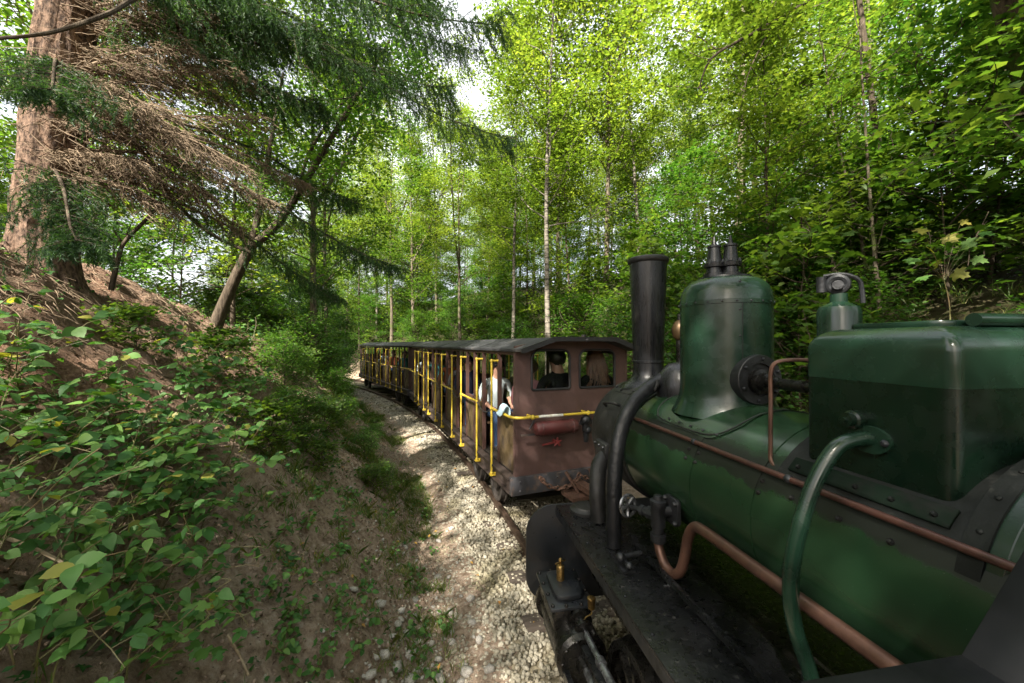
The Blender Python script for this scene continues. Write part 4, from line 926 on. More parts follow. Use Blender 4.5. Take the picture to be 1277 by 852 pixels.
# ------------------------------------------------------------------ passengers
M_skin = pm('skin', (0.42, 0.24, 0.17), (0.38, 0.21, 0.15), rough=0.5, scale=10)
CLOTH = {}
def cloth(name, c):
    if name not in CLOTH: CLOTH[name] = pm(name, c, tuple(x * 0.75 for x in c), rough=0.85, scale=12, bump=0.3, bscale=25, spec=0.2)
    return CLOTH[name]
def person(loc, rz, label, shirt, trousers, hair, long_hair=False, sleeves=True, arm=0, size=1.08, lean=0.0, sleeve_short=True, turn=0.0):
    root = empty('person', loc, rz, label, 'person', 'passengers in the open carriages')
    root.scale = (size,) * 3
    V = []; Rr = []; E = []; Mi = []
    def chain(pts, rad, mi, start=None):
        prev = start
        for p, r in zip(pts, rad):
            V.append(p); Rr.append(r); i = len(V) - 1
            if prev is not None: E.append((prev, i)); Mi.append(mi)
            prev = i
        return prev
    ly = lambda z: lean * max(0, z - 0.5)
    pel = chain([(0, 0, 0.50)], [0.14], 0)
    chest = chain([(0, -0.02 + ly(.65), 0.66), (0, -0.03 + ly(.8), 0.80), (0, -0.02 + ly(.92), 0.92)], [0.13, 0.145, 0.135], 1, pel)
    neck = chain([(0, -0.005 + ly(1.04), 1.03)], [0.055], 2, chest)
    hy = 0.02 + ly(1.1)
    chain([(0, hy, 1.10), (0, hy + 0.015, 1.17), (0, hy + 0.01, 1.25)], [0.072, 0.092, 0.078], 2, neck)
    for s in (-1, 1):
        sh = chain([(s * 0.10, -0.02 + ly(.96), 0.965), (s * 0.185, -0.02 + ly(.95), 0.945)], [0.075, 0.062], 1, chest)
        fx = 0.05 if arm == 0 else -0.02
        ex = chain([(s * 0.225, 0.02, 0.80), (s * 0.23, 0.06, 0.69)], [0.052, 0.045], 1, sh)
        wr = chain([(s * 0.19, 0.18, 0.64), (s * (0.13 + fx), 0.29, 0.61)], [0.040, 0.028], 2 if sleeve_short else 1, ex)
        pa = chain([(s * (0.115 + fx), 0.34, 0.60)], [0.030], 2, wr)
        for q in range(4):
            o = (q - 1.5) * 0.019; L_ = (0.06, 0.07, 0.066, 0.05)[q]
            chain([(s * (0.11 + fx) + o, 0.34 + L_ * 0.65, 0.595), (s * (0.105 + fx) + o, 0.34 + L_, 0.57)], [0.0095, 0.008], 2, pa)
        chain([(s * (0.08 + fx), 0.345, 0.60), (s * (0.065 + fx), 0.375, 0.59)], [0.011, 0.009], 2, pa)
        kn = chain([(s * 0.09, 0.04, 0.50), (s * 0.11, 0.25, 0.51), (s * 0.12, 0.43, 0.51)], [0.10, 0.085, 0.066], 0, pel)
        an = chain([(s * 0.125, 0.45, 0.30), (s * 0.13, 0.45, 0.09)], [0.058, 0.042], 0, kn)
        chain([(s * 0.135, 0.48, 0.045), (s * 0.14, 0.60, 0.035)], [0.045, 0.035], 3, an)
    me = bpy.data.meshes.new('skeleton'); me.from_pydata(V, E, [])
    ob = bpy.data.objects.new('skeleton', me); col.objects.link(ob)
    sk_ = ob.modifiers.new('skin', 'SKIN'); ss = ob.modifiers.new('sub', 'SUBSURF'); ss.levels = 1
    for d, r in zip(me.skin_vertices[0].data, Rr): d.radius = (r, r)
    me.skin_vertices[0].data[0].use_root = True
    dg = bpy.context.evaluated_depsgraph_get()
    bme = bpy.data.meshes.new_from_object(ob.evaluated_get(dg)); bpy.data.objects.remove(ob)
    bme.name = 'body'
    bme.materials.clear()
    for m in (trousers, shirt, M_skin, M_rubber): bme.materials.append(m)
    nF = len(bme.polygons); Cc = np.zeros(nF * 3); bme.polygons.foreach_get('center', Cc); Cc = Cc.reshape(-1, 3)
    Va = np.array(V); best = np.full(nF, 1e9); mi = np.zeros(nF, int)
    for (a_, b_), m in zip(E, Mi):
        A0, B0 = Va[a_], Va[b_]; d = B0 - A0; t = np.clip(((Cc - A0) @ d) / (d @ d), 0, 1); q = np.linalg.norm(Cc - A0 - t[:, None] * d, axis=1) / (0.5 * (Rr[a_] + Rr[b_]))
        k = q < best; best[k] = q[k]; mi[k] = m
    bme.polygons.foreach_set('material_index', mi.astype(np.int32)); bme.polygons.foreach_set('use_smooth', np.ones(nF, bool))
    body = inst('body', bme, root)
    # face and hair
    fc = MB().ball((-0.033, hy + 0.098, 1.185), 0.011, 8).ball((0.033, hy + 0.098, 1.185), 0.011, 8)
    fc.build('eyes', M_rubber, root)
    MB().tube([(0, hy + 0.098, 1.185), (0, hy + 0.122, 1.155), (0, hy + 0.10, 1.148)], [0.008, 0.014, 0.01], 8).ball((-0.092, hy + 0.01, 1.17), 0.02, 8, (0.5, 1, 1.4)).ball((0.092, hy + 0.01, 1.17), 0.02, 8, (0.5, 1, 1.4)).build('nose_and_ears', M_skin, root)
    MB().tube([(-0.025, hy + 0.094, 1.115), (0, hy + 0.10, 1.113), (0.025, hy + 0.094, 1.115)], 0.006, 6).build('mouth', M_redv, root)
    g = np.random.default_rng(int(abs(loc[0] * 91 + loc[1] * 37) * 10)); hb = MB(); n1, n2 = 22, 14
    HV = []
    for i in range(n2 + 1):
        ph = math.pi * 0.80 * i / n2
        for j in range(n1):
            t = 2 * math.pi * j / n1; back = (1 - math.sin(t)) / 2
            p2 = ph * (0.60 + 0.40 * back); r = 0.108 * (1 + 0.05 * g.normal() * (i / n2))
            HV.append((r * 0.98 * math.sin(p2) * math.cos(t), hy + 0.0 + r * 1.08 * math.sin(p2) * math.sin(t), 1.20 + r * 1.06 * math.cos(p2)))
    hb.add(HV, [(i * n1 + j, i * n1 + (j + 1) % n1, (i + 1) * n1 + (j + 1) % n1, (i + 1) * n1 + j) for i in range(n2) for j in range(n1)])
    if long_hair:
        for k in range(70):
            t = g.uniform(math.pi * 0.95, math.pi * 2.05); x0, y0 = 0.10 * math.cos(t), hy + 0.10 * math.sin(t); L_ = g.uniform(0.28, 0.42)
            hb.tube(smooth_path([(x0 * 0.7, y0 * 0.7, 1.26), (x0 * 1.05, y0 - 0.005, 1.18), (x0 * 1.2 + g.normal() * 0.015, y0 - 0.03, 1.05), (x0 * 1.3 + g.normal() * 0.03, y0 - 0.055, 1.20 - L_)], 3), [0.014, 0.018, 0.006], 5)
    hb.build('hair', hair, root)
    return root
H_black = pm('black_hair', (0.012, 0.010, 0.010), (0.022, 0.018, 0.016), rough=0.45, scale=30, bump=0.6, bscale=60, stretch=(1, 1, 0.2))
H_brown = pm('brown_hair', (0.11, 0.055, 0.032), (0.055, 0.028, 0.018), rough=0.45, scale=30, bump=0.6, bscale=60, stretch=(1, 1, 0.2))
H_auburn = pm('auburn_hair', (0.20, 0.095, 0.05), (0.08, 0.038, 0.022), rough=0.42, scale=26, bump=0.6, bscale=60, stretch=(1, 1, 0.2))
H_fair = pm('fair_hair', (0.34, 0.23, 0.12), (0.2, 0.13, 0.07), rough=0.5, scale=30, bump=0.6, bscale=60)
c_black = cloth('black_cotton', (0.010, 0.011, 0.013)); c_jeans = cloth('blue_denim', (0.035, 0.065, 0.13)); c_white = cloth('pale_blue_cotton', (0.52, 0.60, 0.62)); c_olive = cloth('olive_cotton', (0.06, 0.07, 0.035))
c_grey = cloth('grey_cotton', (0.16, 0.16, 0.17)); c_navy = cloth('navy_cotton', (0.02, 0.025, 0.05)); c_pink = cloth('pink_cotton', (0.45, 0.22, 0.24)); c_teal = cloth('teal_cotton', (0.05, 0.19, 0.20)); c_rust = cloth('rust_cotton', (0.25, 0.08, 0.04))
def in_car(c, x, y, z=0.715):
    th = c.rotation_euler.z; return (c.location.x + math.cos(th) * x - math.sin(th) * y, c.location.y + math.sin(th) * x + math.cos(th) * y, z)
PI = math.pi
SEAT = 0.715 + 0.435 - 0.47 * 1.08 + 0.09
def sit(c, x, y, face, *a, **k): return person(in_car(c, x, y, SEAT), c.rotation_euler.z + (0 if face > 0 else PI) + k.pop('turn_', 0), *a, **k)
sit(car1, -0.10, 0.33, 1, 'dark-haired passenger in a black shirt seen from behind through the end window', c_black, c_jeans, H_black, size=1.27)
sit(car1, 0.57, 0.33, 1, 'passenger with long auburn hair and black top behind the end window', c_black, c_navy, H_auburn, long_hair=True, size=1.25)
sit(car1, -0.37, 0.70, 1, 'child with brown hair and pink top beside the black-shirted passenger', c_pink, c_jeans, H_brown, size=1.14, turn_=-0.6)
sit(car1, -0.60, 1.66, -1, 'passenger in a pale blue short-sleeved shirt and jeans at the first door opening', c_white, c_jeans, H_black, size=1.12, lean=0.18)
sit(car1, -0.12, 1.66, -1, 'passenger in an olive shirt sitting next to the pale blue shirt', c_olive, c_navy, H_brown, size=1.12)
sit(car1, -0.60, 3.43, -1, 'passenger in a navy jacket at the second door opening', c_navy, c_jeans, H_black, size=1.12, sleeve_short=False, lean=0.1)
sit(car1, -0.58, 4.05, 1, 'passenger in a grey top facing away at the third panel', c_grey, c_black, H_brown, size=1.1)
sit(car1, -0.58, 5.20, -1, 'passenger in a rust-coloured shirt at the third door opening', c_rust, c_jeans, H_brown, size=1.1)
sit(car1, -0.58, 6.97, -1, 'passenger in a teal shirt at the fourth door opening', c_teal, c_grey, H_black, size=1.1)
sit(car1, -0.58, 8.9, -1, 'passenger in a white shirt at the rear of the maroon carriage', c_white, c_navy, H_fair, size=1.1)
sit(car2, -0.58, 3.43, -1, 'passenger in a rust shirt sitting in the second carriage', c_rust, c_jeans, H_brown, size=1.1)
sit(car2, -0.58, 5.20, -1, 'passenger in a pale blue shirt sitting in the second carriage', c_white, c_jeans, H_black, size=1.1)
sit(car2, -0.58, 1.66, -1, 'passenger in a teal shirt at the first opening of the second carriage', c_teal, c_jeans, H_brown, size=1.1)
# a pale blue cloth slung over the rail at the corner
g = np.random.default_rng(3); cV = []; nu, nv = 16, 14
for i in range(nu + 1):
    u = i / nu
    for j in range(nv + 1):
        v = j / nv * 2 - 1
        w = 0.012 * math.sin(7 * u + 3 * v) + 0.01 * math.sin(13 * u * v + 2)
        ang = v * 1.9; r = 0.055 + 0.03 * math.sin(5 * u) + w
        cV.append((math.sin(ang) * r, 0.24 * (u - 0.5) + 0.02 * math.sin(4 * v), math.cos(ang) * r - (abs(v) > 0.6) * 0.02 + w))
cl_ = MB().add(cV, [(i * (nv + 1) + j, (i + 1) * (nv + 1) + j, (i + 1) * (nv + 1) + j + 1, i * (nv + 1) + j + 1) for i in range(nu) for j in range(nv)]).build('folded_cloth', cloth('sky_blue_towel', (0.42, 0.58, 0.66)), angle=80)
cl_.modifiers.new('thick', 'SOLIDIFY').thickness = 0.008
cl_.location = in_car(car1, -0.97, 0.30, 1.515); cl_.rotation_euler = (0, 0, TH0)
tag(cl_, 'crumpled pale blue cloth slung over the yellow rail at the carriage corner', 'cloth')
# ------------------------------------------------------------------ vegetation: materials
L_birch = leaf_mat('birch_leaf', (0.055, 0.092, 0.018), (0.108, 0.158, 0.030), (0.19, 0.225, 0.055), trans=0.6)
L_maple = leaf_mat('maple_leaf', (0.036, 0.080, 0.016), (0.070, 0.128, 0.025), (0.135, 0.185, 0.040), trans=0.57)
L_hazel = leaf_mat('hazel_leaf', (0.032, 0.090, 0.018), (0.062, 0.138, 0.028), (0.115, 0.19, 0.042), trans=0.5)
L_bramble = leaf_mat('bramble_leaf', (0.028, 0.095, 0.024), (0.066, 0.165, 0.036), (0.135, 0.235, 0.050), trans=0.36, rough=0.55, tcol=1.2, ov=0.7)
L_yellow = leaf_mat('yellowing_leaf', (0.10, 0.16, 0.03), (0.26, 0.25, 0.05), (0.42, 0.33, 0.08), trans=0.4)
L_needle = leaf_mat('spruce_needle', (0.022, 0.055, 0.020), (0.036, 0.085, 0.030), (0.075, 0.135, 0.042), trans=0.35, rough=0.5)
L_grass = leaf_mat('grass_blade', (0.050, 0.105, 0.020), (0.085, 0.145, 0.030), (0.19, 0.18, 0.06), trans=0.4)
L_dry = leaf_mat('fallen_leaf', (0.30, 0.16, 0.04), (0.42, 0.27, 0.06), (0.45, 0.14, 0.05), trans=0.15, rough=0.6, tcol=1.0)
L_brown = leaf_mat('leaf_litter', (0.055, 0.030, 0.018), (0.11, 0.065, 0.040), (0.20, 0.13, 0.08), trans=0.05, rough=0.8, tcol=1.0)
M_bark = bark_mat('spruce_bark', (0.24, 0.158, 0.112), (0.035, 0.023, 0.017), scale=15, stretch=(1.3, 1.3, 0.6), bump=1.0)
M_bark2 = bark_mat('grey_bark', (0.17, 0.14, 0.105), (0.06, 0.045, 0.034), scale=16, stretch=(1, 1, 0.15), bump=0.6, moss=(0.07, 0.085, 0.025))
M_bark3 = bark_mat('brown_bark', (0.105, 0.082, 0.058), (0.04, 0.03, 0.021), scale=18, stretch=(1, 1, 0.2), bump=0.6)
M_moss = bark_mat('mossy_bark', (0.10, 0.07, 0.045), (0.03, 0.022, 0.015), scale=14, stretch=(1, 1, 0.2), bump=0.8, moss=(0.06, 0.085, 0.015))
M_twig = pm('dead_twig', (0.23, 0.175, 0.118), (0.115, 0.082, 0.056), rough=0.9, scale=5, spec=0.15)
M_stalk = pm('green_stalk', (0.10, 0.12, 0.035), (0.14, 0.07, 0.04), rough=0.6, scale=8)
M_stick = pm('bleached_stick', (0.36, 0.29, 0.20), (0.22, 0.16, 0.10), rough=0.85, scale=10, bump=0.3, spec=0.15)
def birch_bark():
    m, nt, nd, lk, P = new_mat('birch_bark'); tc = N_(nd, 'ShaderNodeTexCoord'); mp = N_(nd, 'ShaderNodeMapping'); mp.inputs['Scale'].default_value = (2.0, 2.0, 9.0); lk.new(tc.outputs['Object'], mp.inputs[0])
    n = N_(nd, 'ShaderNodeTexNoise', i_Scale=1.6, i_Detail=6.0, i_Roughness=0.65); lk.new(mp.outputs[0], n.inputs['Vector'])
    rp = N_(nd, 'ShaderNodeValToRGB'); e = rp.color_ramp.elements; e[0].position = 0.40; e[1].position = 0.56; e[0].color = (0.035, 0.03, 0.022, 1); e[1].color = (0.19, 0.165, 0.13, 1); lk.new(n.outputs[0], rp.inputs[0])
    lk.new(rp.outputs[0], P.inputs['Base Color']); P.inputs['Roughness'].default_value = 0.8
    return m
M_birch = birch_bark()

# ------------------------------------------------------------------ vegetation: shapes
def unit(v): return v / np.maximum(np.linalg.norm(v, axis=-1, keepdims=True), 1e-9)
def leaf_cards(C, size, g, up=1.0, tilt=0.36, aspect=0.62, droop=0.15, six=False):
    """one folded blade per centre: a base, two shoulders, a tip"""
    n = len(C)
    N = unit(np.stack([g.normal(0, tilt, n), g.normal(0, tilt, n), np.full(n, up)], 1))
    t = g.normal(size=(n, 3)); t[:, 2] -= droop * 2; t = unit(t - N * np.sum(t * N, 1, keepdims=True)); b = np.cross(N, t)
    L = (size * (0.65 + 0.7 * g.random(n)))[:, None]
    fold = L * 0.10
    base = C - t * L * 0.5; tip = C + t * L * 0.5 - N * L * 0.08; q = C - t * L * 0.06 
    lf = q + b * L * aspect * 0.5 + N * fold; rt = q - b * L * aspect * 0.5 + N * fold
    V = np.stack([base, rt, tip, lf], 1).reshape(-1, 3); i = np.arange(n)[:, None] * 4
    FQ = np.concatenate([i + np.array([[0, 1, 2]]), i + np.array([[0, 2, 3]])], 1).reshape(-1, 3)
    return V, FQ
def lobed_cards(C, size, g, tilt=0.45):
    """palmate blade: five points round a base"""
    n = len(C); N = unit(np.stack([g.normal(0, tilt, n), g.normal(0, tilt, n), np.ones(n)], 1))
    t = g.normal(size=(n, 3)); t = unit(t - N * np.sum(t * N, 1, keepdims=True)); b = np.cross(N, t); L = (size * (0.65 + 0.7 * g.random(n)))[:, None]
    out = [(0, -0.35), (0.42, -0.30), (0.30, -0.05), (0.55, 0.15), (0.22, 0.18), (0, 0.62), (-0.22, 0.18), (-0.55, 0.15), (-0.30, -0.05), (-0.42, -0.30)]
    V = np.stack([C + b * L * u + t * L * v - N * L * (0.25 * (u * u + v * v)) for u, v in out], 1).reshape(-1, 3)
    return V, np.arange(n * 10).reshape(n, 10)
def crown_mesh(name, C, size, mat, g, lobed=False, **k):
    V, Q = (lobed_cards(C, size, g) if lobed else leaf_cards(C, size, g, **k))
    per = len(V) // len(C)
    # neighbouring sprays differ: some lighter, some darker
    cl = 0.5 + 0.8 * fbm(C[:, 0] * 0.9 + C[:, 2] * 0.7, C[:, 1] * 0.9 - C[:, 2] * 0.4, 3)
    r = np.clip(cl + g.normal(0, 0.2, len(C)), 0, 1)
    return np_mesh(name, V, Q, mat, attr=np.repeat(r, per))
def curve(p, d, L, g, n=6, up=0.0, wob=0.12):
    p = np.array(p, float); d = unit(np.array(d, float)); out = [p.copy()]
    for i in range(n):
        d = unit(d + g.normal(0, wob, 3) + np.array([0, 0, up])); p = p + d * L / n; out.append(p.copy())
    return np.array(out)
def make_tree(seed, H=16, r0=0.13, base=0.35, spread=2.6, limbs=26, leaves=9000, size=0.10, mats=(None, None), lean=(0, 0), forks=0, up=0.12, sub=6, lobed=False, flat=0.075, cluster=0.36):
    g = np.random.default_rng(seed); tr = MB()
    sway = np.cumsum(g.normal(0, 0.10, (9, 2)), 0) * H / 16
    tp = np.array([[lean[0] * (i / 8) ** 1.2 * H + sway[i, 0] * i / 8, lean[1] * (i / 8) ** 1.2 * H + sway[i, 1] * i / 8, H * i / 8 - (0.3 if i == 0 else 0)] for i in range(9)])
    stems = [(tp, [r0 * 1.5, r0 * 1.05, r0 * 0.9, r0 * 0.75, r0 * 0.6, r0 * 0.48, r0 * 0.35, r0 * 0.2, 0.012])]
    for f in range(forks):
        k = 3 + f; q = tp[k]; az = g.uniform(0, 6.28)
        c = curve(q, (0.45 * math.cos(az), 0.45 * math.sin(az), 1), (H - q[2]) * 0.95, g, 8, 0.08, 0.06); stems.append((c, [r0 * 0.6, r0 * 0.5, r0 * 0.4, r0 * 0.25, 0.012]))
    for P_, rr in stems: tr.tube(smooth_path(P_, 4), rr, 9)
    pts = []
    for i in range(limbs):
        st = stems[i % len(stems)][0]; f = base + (0.98 - base) * (i + g.random()) / limbs
        z = f * H; st_z = st[:, 2]
        if z < st_z[0]: st = stems[0][0]; st_z = st[:, 2]
        z = min(z, st_z[-1]); p = np.array([np.interp(z, st_z, st[:, 0]), np.interp(z, st_z, st[:, 1]), z])
        az = i * 2.4 + g.normal(0, 0.4); L = spread * (1.05 - 0.65 * ((f - base) / (1 - base)) ** 1.4) * g.uniform(0.65, 1.15)
        c = curve(p, (math.cos(az), math.sin(az), g.uniform(0.25, 0.7)), L, g, 7, up * g.uniform(-0.4, 1), 0.13)
        tr.tube([Vector(x) for x in c], [max(0.012, r0 * 0.30 * (1 - 0.5 * f)), 0.006], 5, cap=False)
        for j in range(sub):
            k = 2 + int(g.integers(0, 5)); q = c[min(k + 1, 7)]; d = unit(c[min(k + 1, 7)] - c[k]) + g.normal(0, 0.55, 3) * np.array([1, 1, 0.5])
            c2 = curve(q, d, L * g.uniform(0.25, 0.5), g, 4, 0.0, 0.2); tr.tube([Vector(x) for x in c2], [0.007, 0.003], 4, cap=False)
            pts.append(c2[1:])
        pts.append(c[4:])
    P_ = np.concatenate(pts); ix = g.integers(0, len(P_), leaves)
    off = g.normal(0, 1, (leaves, 3)) * np.array([cluster, cluster, flat]) * spread / 2.6
    C = P_[ix] + off
    return tr.mesh('trunk', mats[0], angle=60), crown_mesh('crown', C, np.full(leaves, size), mats[1], g, lobed)
def put_tree(name, proto, x, y, label, group, rz=None, sc=1.0, z=None, cat='tree', tiltx=0.0, tilty=0.0):
    t = empty(name, (x, y, (gz(x, y) if z is None else z) - 0.05), random.uniform(0, 6.28) if rz is None else rz, label, cat, group)
    t.rotation_euler.x = tiltx; t.rotation_euler.y = tilty
    t.scale = (sc, sc, sc)
    inst('trunk', proto[0], t); inst('crown', proto[1], t)
    return t

T_birch = make_tree(11, 17, 0.085, 0.30, 2.5, 44, 13000, 0.125, (M_birch, L_birch), sub=6)
T_ash = make_tree(12, 19, 0.10, 0.30, 2.9, 46, 15000, 0.135, (M_bark2, L_birch), forks=2)
T_maple = make_tree(13, 15, 0.11, 0.16, 3.0, 44, 14000, 0.15, (M_bark2, L_maple), forks=1)
T_alder = make_tree(14, 14, 0.08, 0.10, 2.3, 46, 14000, 0.13, (M_bark3, L_maple))
T_young = make_tree(15, 8.5, 0.045, 0.06, 1.8, 44, 9000, 0.12, (M_bark3, L_birch))
T_sap = make_tree(16, 4.2, 0.022, 0.08, 1.3, 28, 3400, 0.105, (M_bark3, L_hazel), flat=0.10)
T_sap2 = make_tree(17, 3.2, 0.018, 0.10, 1.15, 20, 900, 0.14, (M_bark3, L_maple), lobed=True, flat=0.08)
T_shrub = make_tree(18, 1.7, 0.014, 0.04, 1.0, 22, 2200, 0.085, (M_bark3, L_hazel), flat=0.16, cluster=0.5)
T_shrub2 = make_tree(19, 1.2, 0.012, 0.04, 0.9, 18, 1100, 0.10, (M_bark3, L_maple), lobed=True, flat=0.14, cluster=0.5)

# ------------------------------------------------------------------ the tall spruce on the bank
def needle_bough(path, g, twigs=95, hang=0.5, side=0.85, needle=0.042, dead=False, dens=8, rad=0.02):
    """a limb with hanging side shoots; needles in pairs along every shoot"""
    P_ = np.array([list(p) for p in smooth_path([Vector(p) for p in path], 10)]); n = len(P_); wood = MB(); wood.tube([Vector(p) for p in P_], [rad, rad * 0.25], 7)
    NV = []; FV = []; cnt = 0
    for i in range(twigs):
        f = (i + g.random()) / twigs; f = 0.12 + 0.88 * f; k = min(n - 2, int(f * (n - 1))); p = P_[k]; t = unit(P_[k + 1] - P_[k]); s = unit(np.cross(t, [0, 0, 1])) * (1 if i % 2 else -1)
        L = side * (1.1 - 0.75 * f) * g.uniform(0.35, 1.2) * (0.5 + 0.9 * abs(math.sin(i * 0.37 + path[0][2] * 9)))
        c = curve(p, s + t * 0.7 + g.normal(0, 0.2, 3) + np.array([0, 0, -0.1]), L, g, 5, -0.10, 0.08)
        wood.tube([Vector(x) for x in c], [0.0045, 0.0018], 3, cap=False)
        for m in range(1, 6):
            for rep in range(1):
                h = hang * g.uniform(0.35, 1.1) * (1.0 - 0.4 * f); d = np.array([g.normal(0, 0.35), g.normal(0, 0.35), -1]) + 0.5 * t
                if dead: d = np.array([g.normal(0, 0.7), g.normal(0, 0.7), -0.45]) + 0.9 * t
                c2 = curve(c[m], d, h, g, 4, -0.1 if not dead else -0.02, 0.14)
                if dead:
                    wood.tube([Vector(x) for x in c2], [0.0045, 0.002], 3, cap=False)
                    for kk in (1, 3): wood.tube([Vector(c2[kk]), Vector(c2[kk] + unit(d + g.normal(0, 1.0, 3)) * h * 0.35)], [0.0026, 0.0012], 3, cap=False)
                else: NV.append(c2)
        if not dead: NV.append(c)
    wm = wood.mesh('limb', M_twig if dead else M_bark3, angle=60)
    if dead: return wm, None
    S0 = np.concatenate([a[:-1] for a in NV]); S1 = np.concatenate([a[1:] for a in NV]); m = len(S0)
    f = g.random((m, dens)); C = S0[:, None] + (S1 - S0)[:, None] * f[..., None]; D = unit(S1 - S0)[:, None] + g.normal(0, 0.75, (m, dens, 3)); D = unit(D)
    C = C.reshape(-1, 3); D = D.reshape(-1, 3); W = unit(np.cross(D, g.normal(size=D.shape))); L = (needle * (0.7 + 0.6 * g.random(len(C))))[:, None]
    V = np.stack([C - W * L * 0.085, C + W * L * 0.085, C + D * L], 1).reshape(-1, 3)
    r = np.repeat(np.clip(g.normal(0.45, 0.25, len(C)), 0, 1), 3)
    return wm, np_mesh('needles', V, np.arange(len(V)).reshape(-1, 3), L_needle, attr=r)
SPX, SPY = -5.12, 4.25
spruce = empty('spruce_tree', (0, 0, 0), 0, 'big old spruce with reddish bark and dead brown lower boughs on the bank', 'tree')
sz = gz(SPX, SPY)
def bark_trunk(path, radii, n=56, rough=0.10, flare=0.0):
    g = np.random.default_rng(5); P_ = smooth_path(path, 26); m = len(P_); rr = lerp_list(radii, m); V = []
    for i, p in enumerate(P_):
        for j in range(n):
            t = 2 * math.pi * j / n; butt = 1 + flare * max(0, 1 - i / (m * 0.12)) * (0.6 + 0.4 * math.sin(5 * t + 1))
            r = rr[i] * butt * (1 + rough * (fbm(np.array([8 * math.cos(t) + 20]), np.array([8 * math.sin(t) + p.z * 2.2]), 3)[0] * 1.6)); V.append((p.x + r * math.cos(t), p.y + r * math.sin(t), p.z))
    return MB().add(V, [(i * n + j, i * n + (j + 1) % n, (i + 1) * n + (j + 1) % n, (i + 1) * n + j) for i in range(m - 1) for j in range(n)])
bark_trunk([(SPX - 0.05, SPY, sz - 0.5), (SPX, SPY, sz + 0.4), (SPX + 0.12, SPY + 0.02, sz + 2.0), (SPX + 0.34, SPY + 0.05, sz + 4.5), (SPX + 0.5, SPY, sz + 9), (SPX + 0.55, SPY, sz + 17)], [0.38, 0.255, 0.235, 0.21, 0.15, 0.03], flare=0.5).build('trunk', M_bark, spruce, angle=60)
g = np.random.default_rng(21)
def trunk_at(z): return Vector((SPX + np.interp(z, [sz, sz + 2, sz + 4.5, sz + 9], [0, 0.12, 0.34, 0.5]), SPY + 0.02, z))
# living boughs: trunk height, then where the tip hangs (photograph pixel and distance)
for hz, tip, sag, kw in ((6.6, (625, 30, 4.6), 0.2, dict(twigs=95)), (6.2, (640, 175, 6.0), 0.3, dict(twigs=95)), (5.0, (492, 332, 7.0), 0.1, dict(twigs=95, hang=0.3)), (6.4, (470, 60, 5.6), 0.3, dict(twigs=95)),
        (7.2, (540, 0, 5.4), 0.2, dict(twigs=95)), (5.7, (400, 130, 5.2), 0.3, dict(twigs=95)), (4.6, (420, 370, 7.2), 0.2, dict(twigs=95, hang=0.25)), (6.9, (330, 10, 4.4), 0.2, dict(twigs=95)), (5.9, (320, 60, 6.6), 0.2, dict(twigs=95)),
        (4.4, (95, 300, 2.9), 0.1, dict(twigs=70, hang=0.22, side=0.55)), (5.4, (60, 110, 2.9), 0.2, dict(twigs=70, hang=0.25, side=0.6)), (7.4, (180, -40, 3.6), 0.2, dict(twigs=95)), (8.0, (620, -60, 6.6), 0.3, dict(twigs=95)), (8.2, (420, -80, 5.0), 0.3, dict(twigs=95)), (6.0, (560, 110, 5.2), 0.3, dict(twigs=95, hang=0.5)), (6.6, (380, 40, 4.8), 0.25, dict(twigs=95, hang=0.5)), (6.3, (300, 30, 5.8), 0.2, dict(twigs=95, hang=0.5)), (5.3, (440, 250, 7.6), 0.2, dict(twigs=95)), (7.0, (580, 60, 6.4), 0.25, dict(twigs=95, hang=0.5))):
    a0 = trunk_at(hz); b0 = at(*tip); mid = a0.lerp(b0, 0.5) + Vector((0, 0, sag)); q = a0.lerp(b0, 0.8) + Vector((0, 0, sag * 0.4 - 0.08))
    wm, nm = needle_bough([a0, mid, q, b0], g, **kw)
    bo = inst('bough', wm, spruce); inst('needles', nm, bo)
for k in range(14):   # unseen upper crown shades the bank; sunward boughs shortened to light the trunk
    hz = 8.5 + k * 0.75; az = k * 2.4; L = 4.2 - k * 0.2; L *= 0.35 if (k < 9 and math.cos(az - R(238)) > 0.3) else 1; a0 = trunk_at(hz); b0 = a0 + Vector((math.cos(az) * L, math.sin(az) * L, -1.2))
    wm, nm = needle_bough([a0, a0.lerp(b0, 0.5) + Vector((0, 0, 0.3)), b0], g, twigs=60, dens=6, needle=0.07, side=0.8); bo = inst('bough', wm, spruce); inst('needles', nm, bo)
for hz, tip, sag in ((4.9, (322, 148, 4.7), 0.05), (4.6, (335, 250, 5.0), 0.25), (5.2, (300, 90, 4.6), 0.1), (4.4, (300, 285, 5.2), 0.25), (5.4, (240, 60, 4.2), 0.1), (4.8, (250, 190, 4.1), 0.2), (4.3, (205, 255, 4.4), 0.1), (5.0, (380, 230, 5.6), 0.2), (5.8, (270, 20, 4.6), 0.1), (5.6, (340, 110, 5.4), 0.15), (4.7, (200, 130, 3.8), 0.1), (5.1, (280, 200, 5.0), 0.2), (4.5, (260, 240, 4.6), 0.2), (5.3, (200, 90, 4.6), 0.1), (5.0, (150, 110, 3.9), 0.1), (4.9, (310, 210, 4.4), 0.2), (5.5, (290, 130, 5.8), 0.15), (5.9, (330, 50, 5.2), 0.1), (6.1, (210, 10, 4.4), 0.1), (4.4, (170, 200, 4.0), 0.1)):
    a0 = trunk_at(hz); b0 = at(*tip); mid = a0.lerp(b0, 0.55) + Vector((0, 0, sag))
    wm, _ = needle_bough([a0, mid, b0], g, twigs=56, hang=0.36, side=0.6, dead=True, rad=0.022); inst('dead_bough', wm, spruce)

MB().tube(smooth_path([trunk_at(6.7), at(175, -25, 3.5), at(150, 5, 3.1), at(100, 27, 2.9), at(40, 42, 2.75), at(-70, 50, 2.6)], 8), [0.03, 0.018, 0.014, 0.010], 8, bumps=0.06).build('bare_limb', M_bark3, spruce)
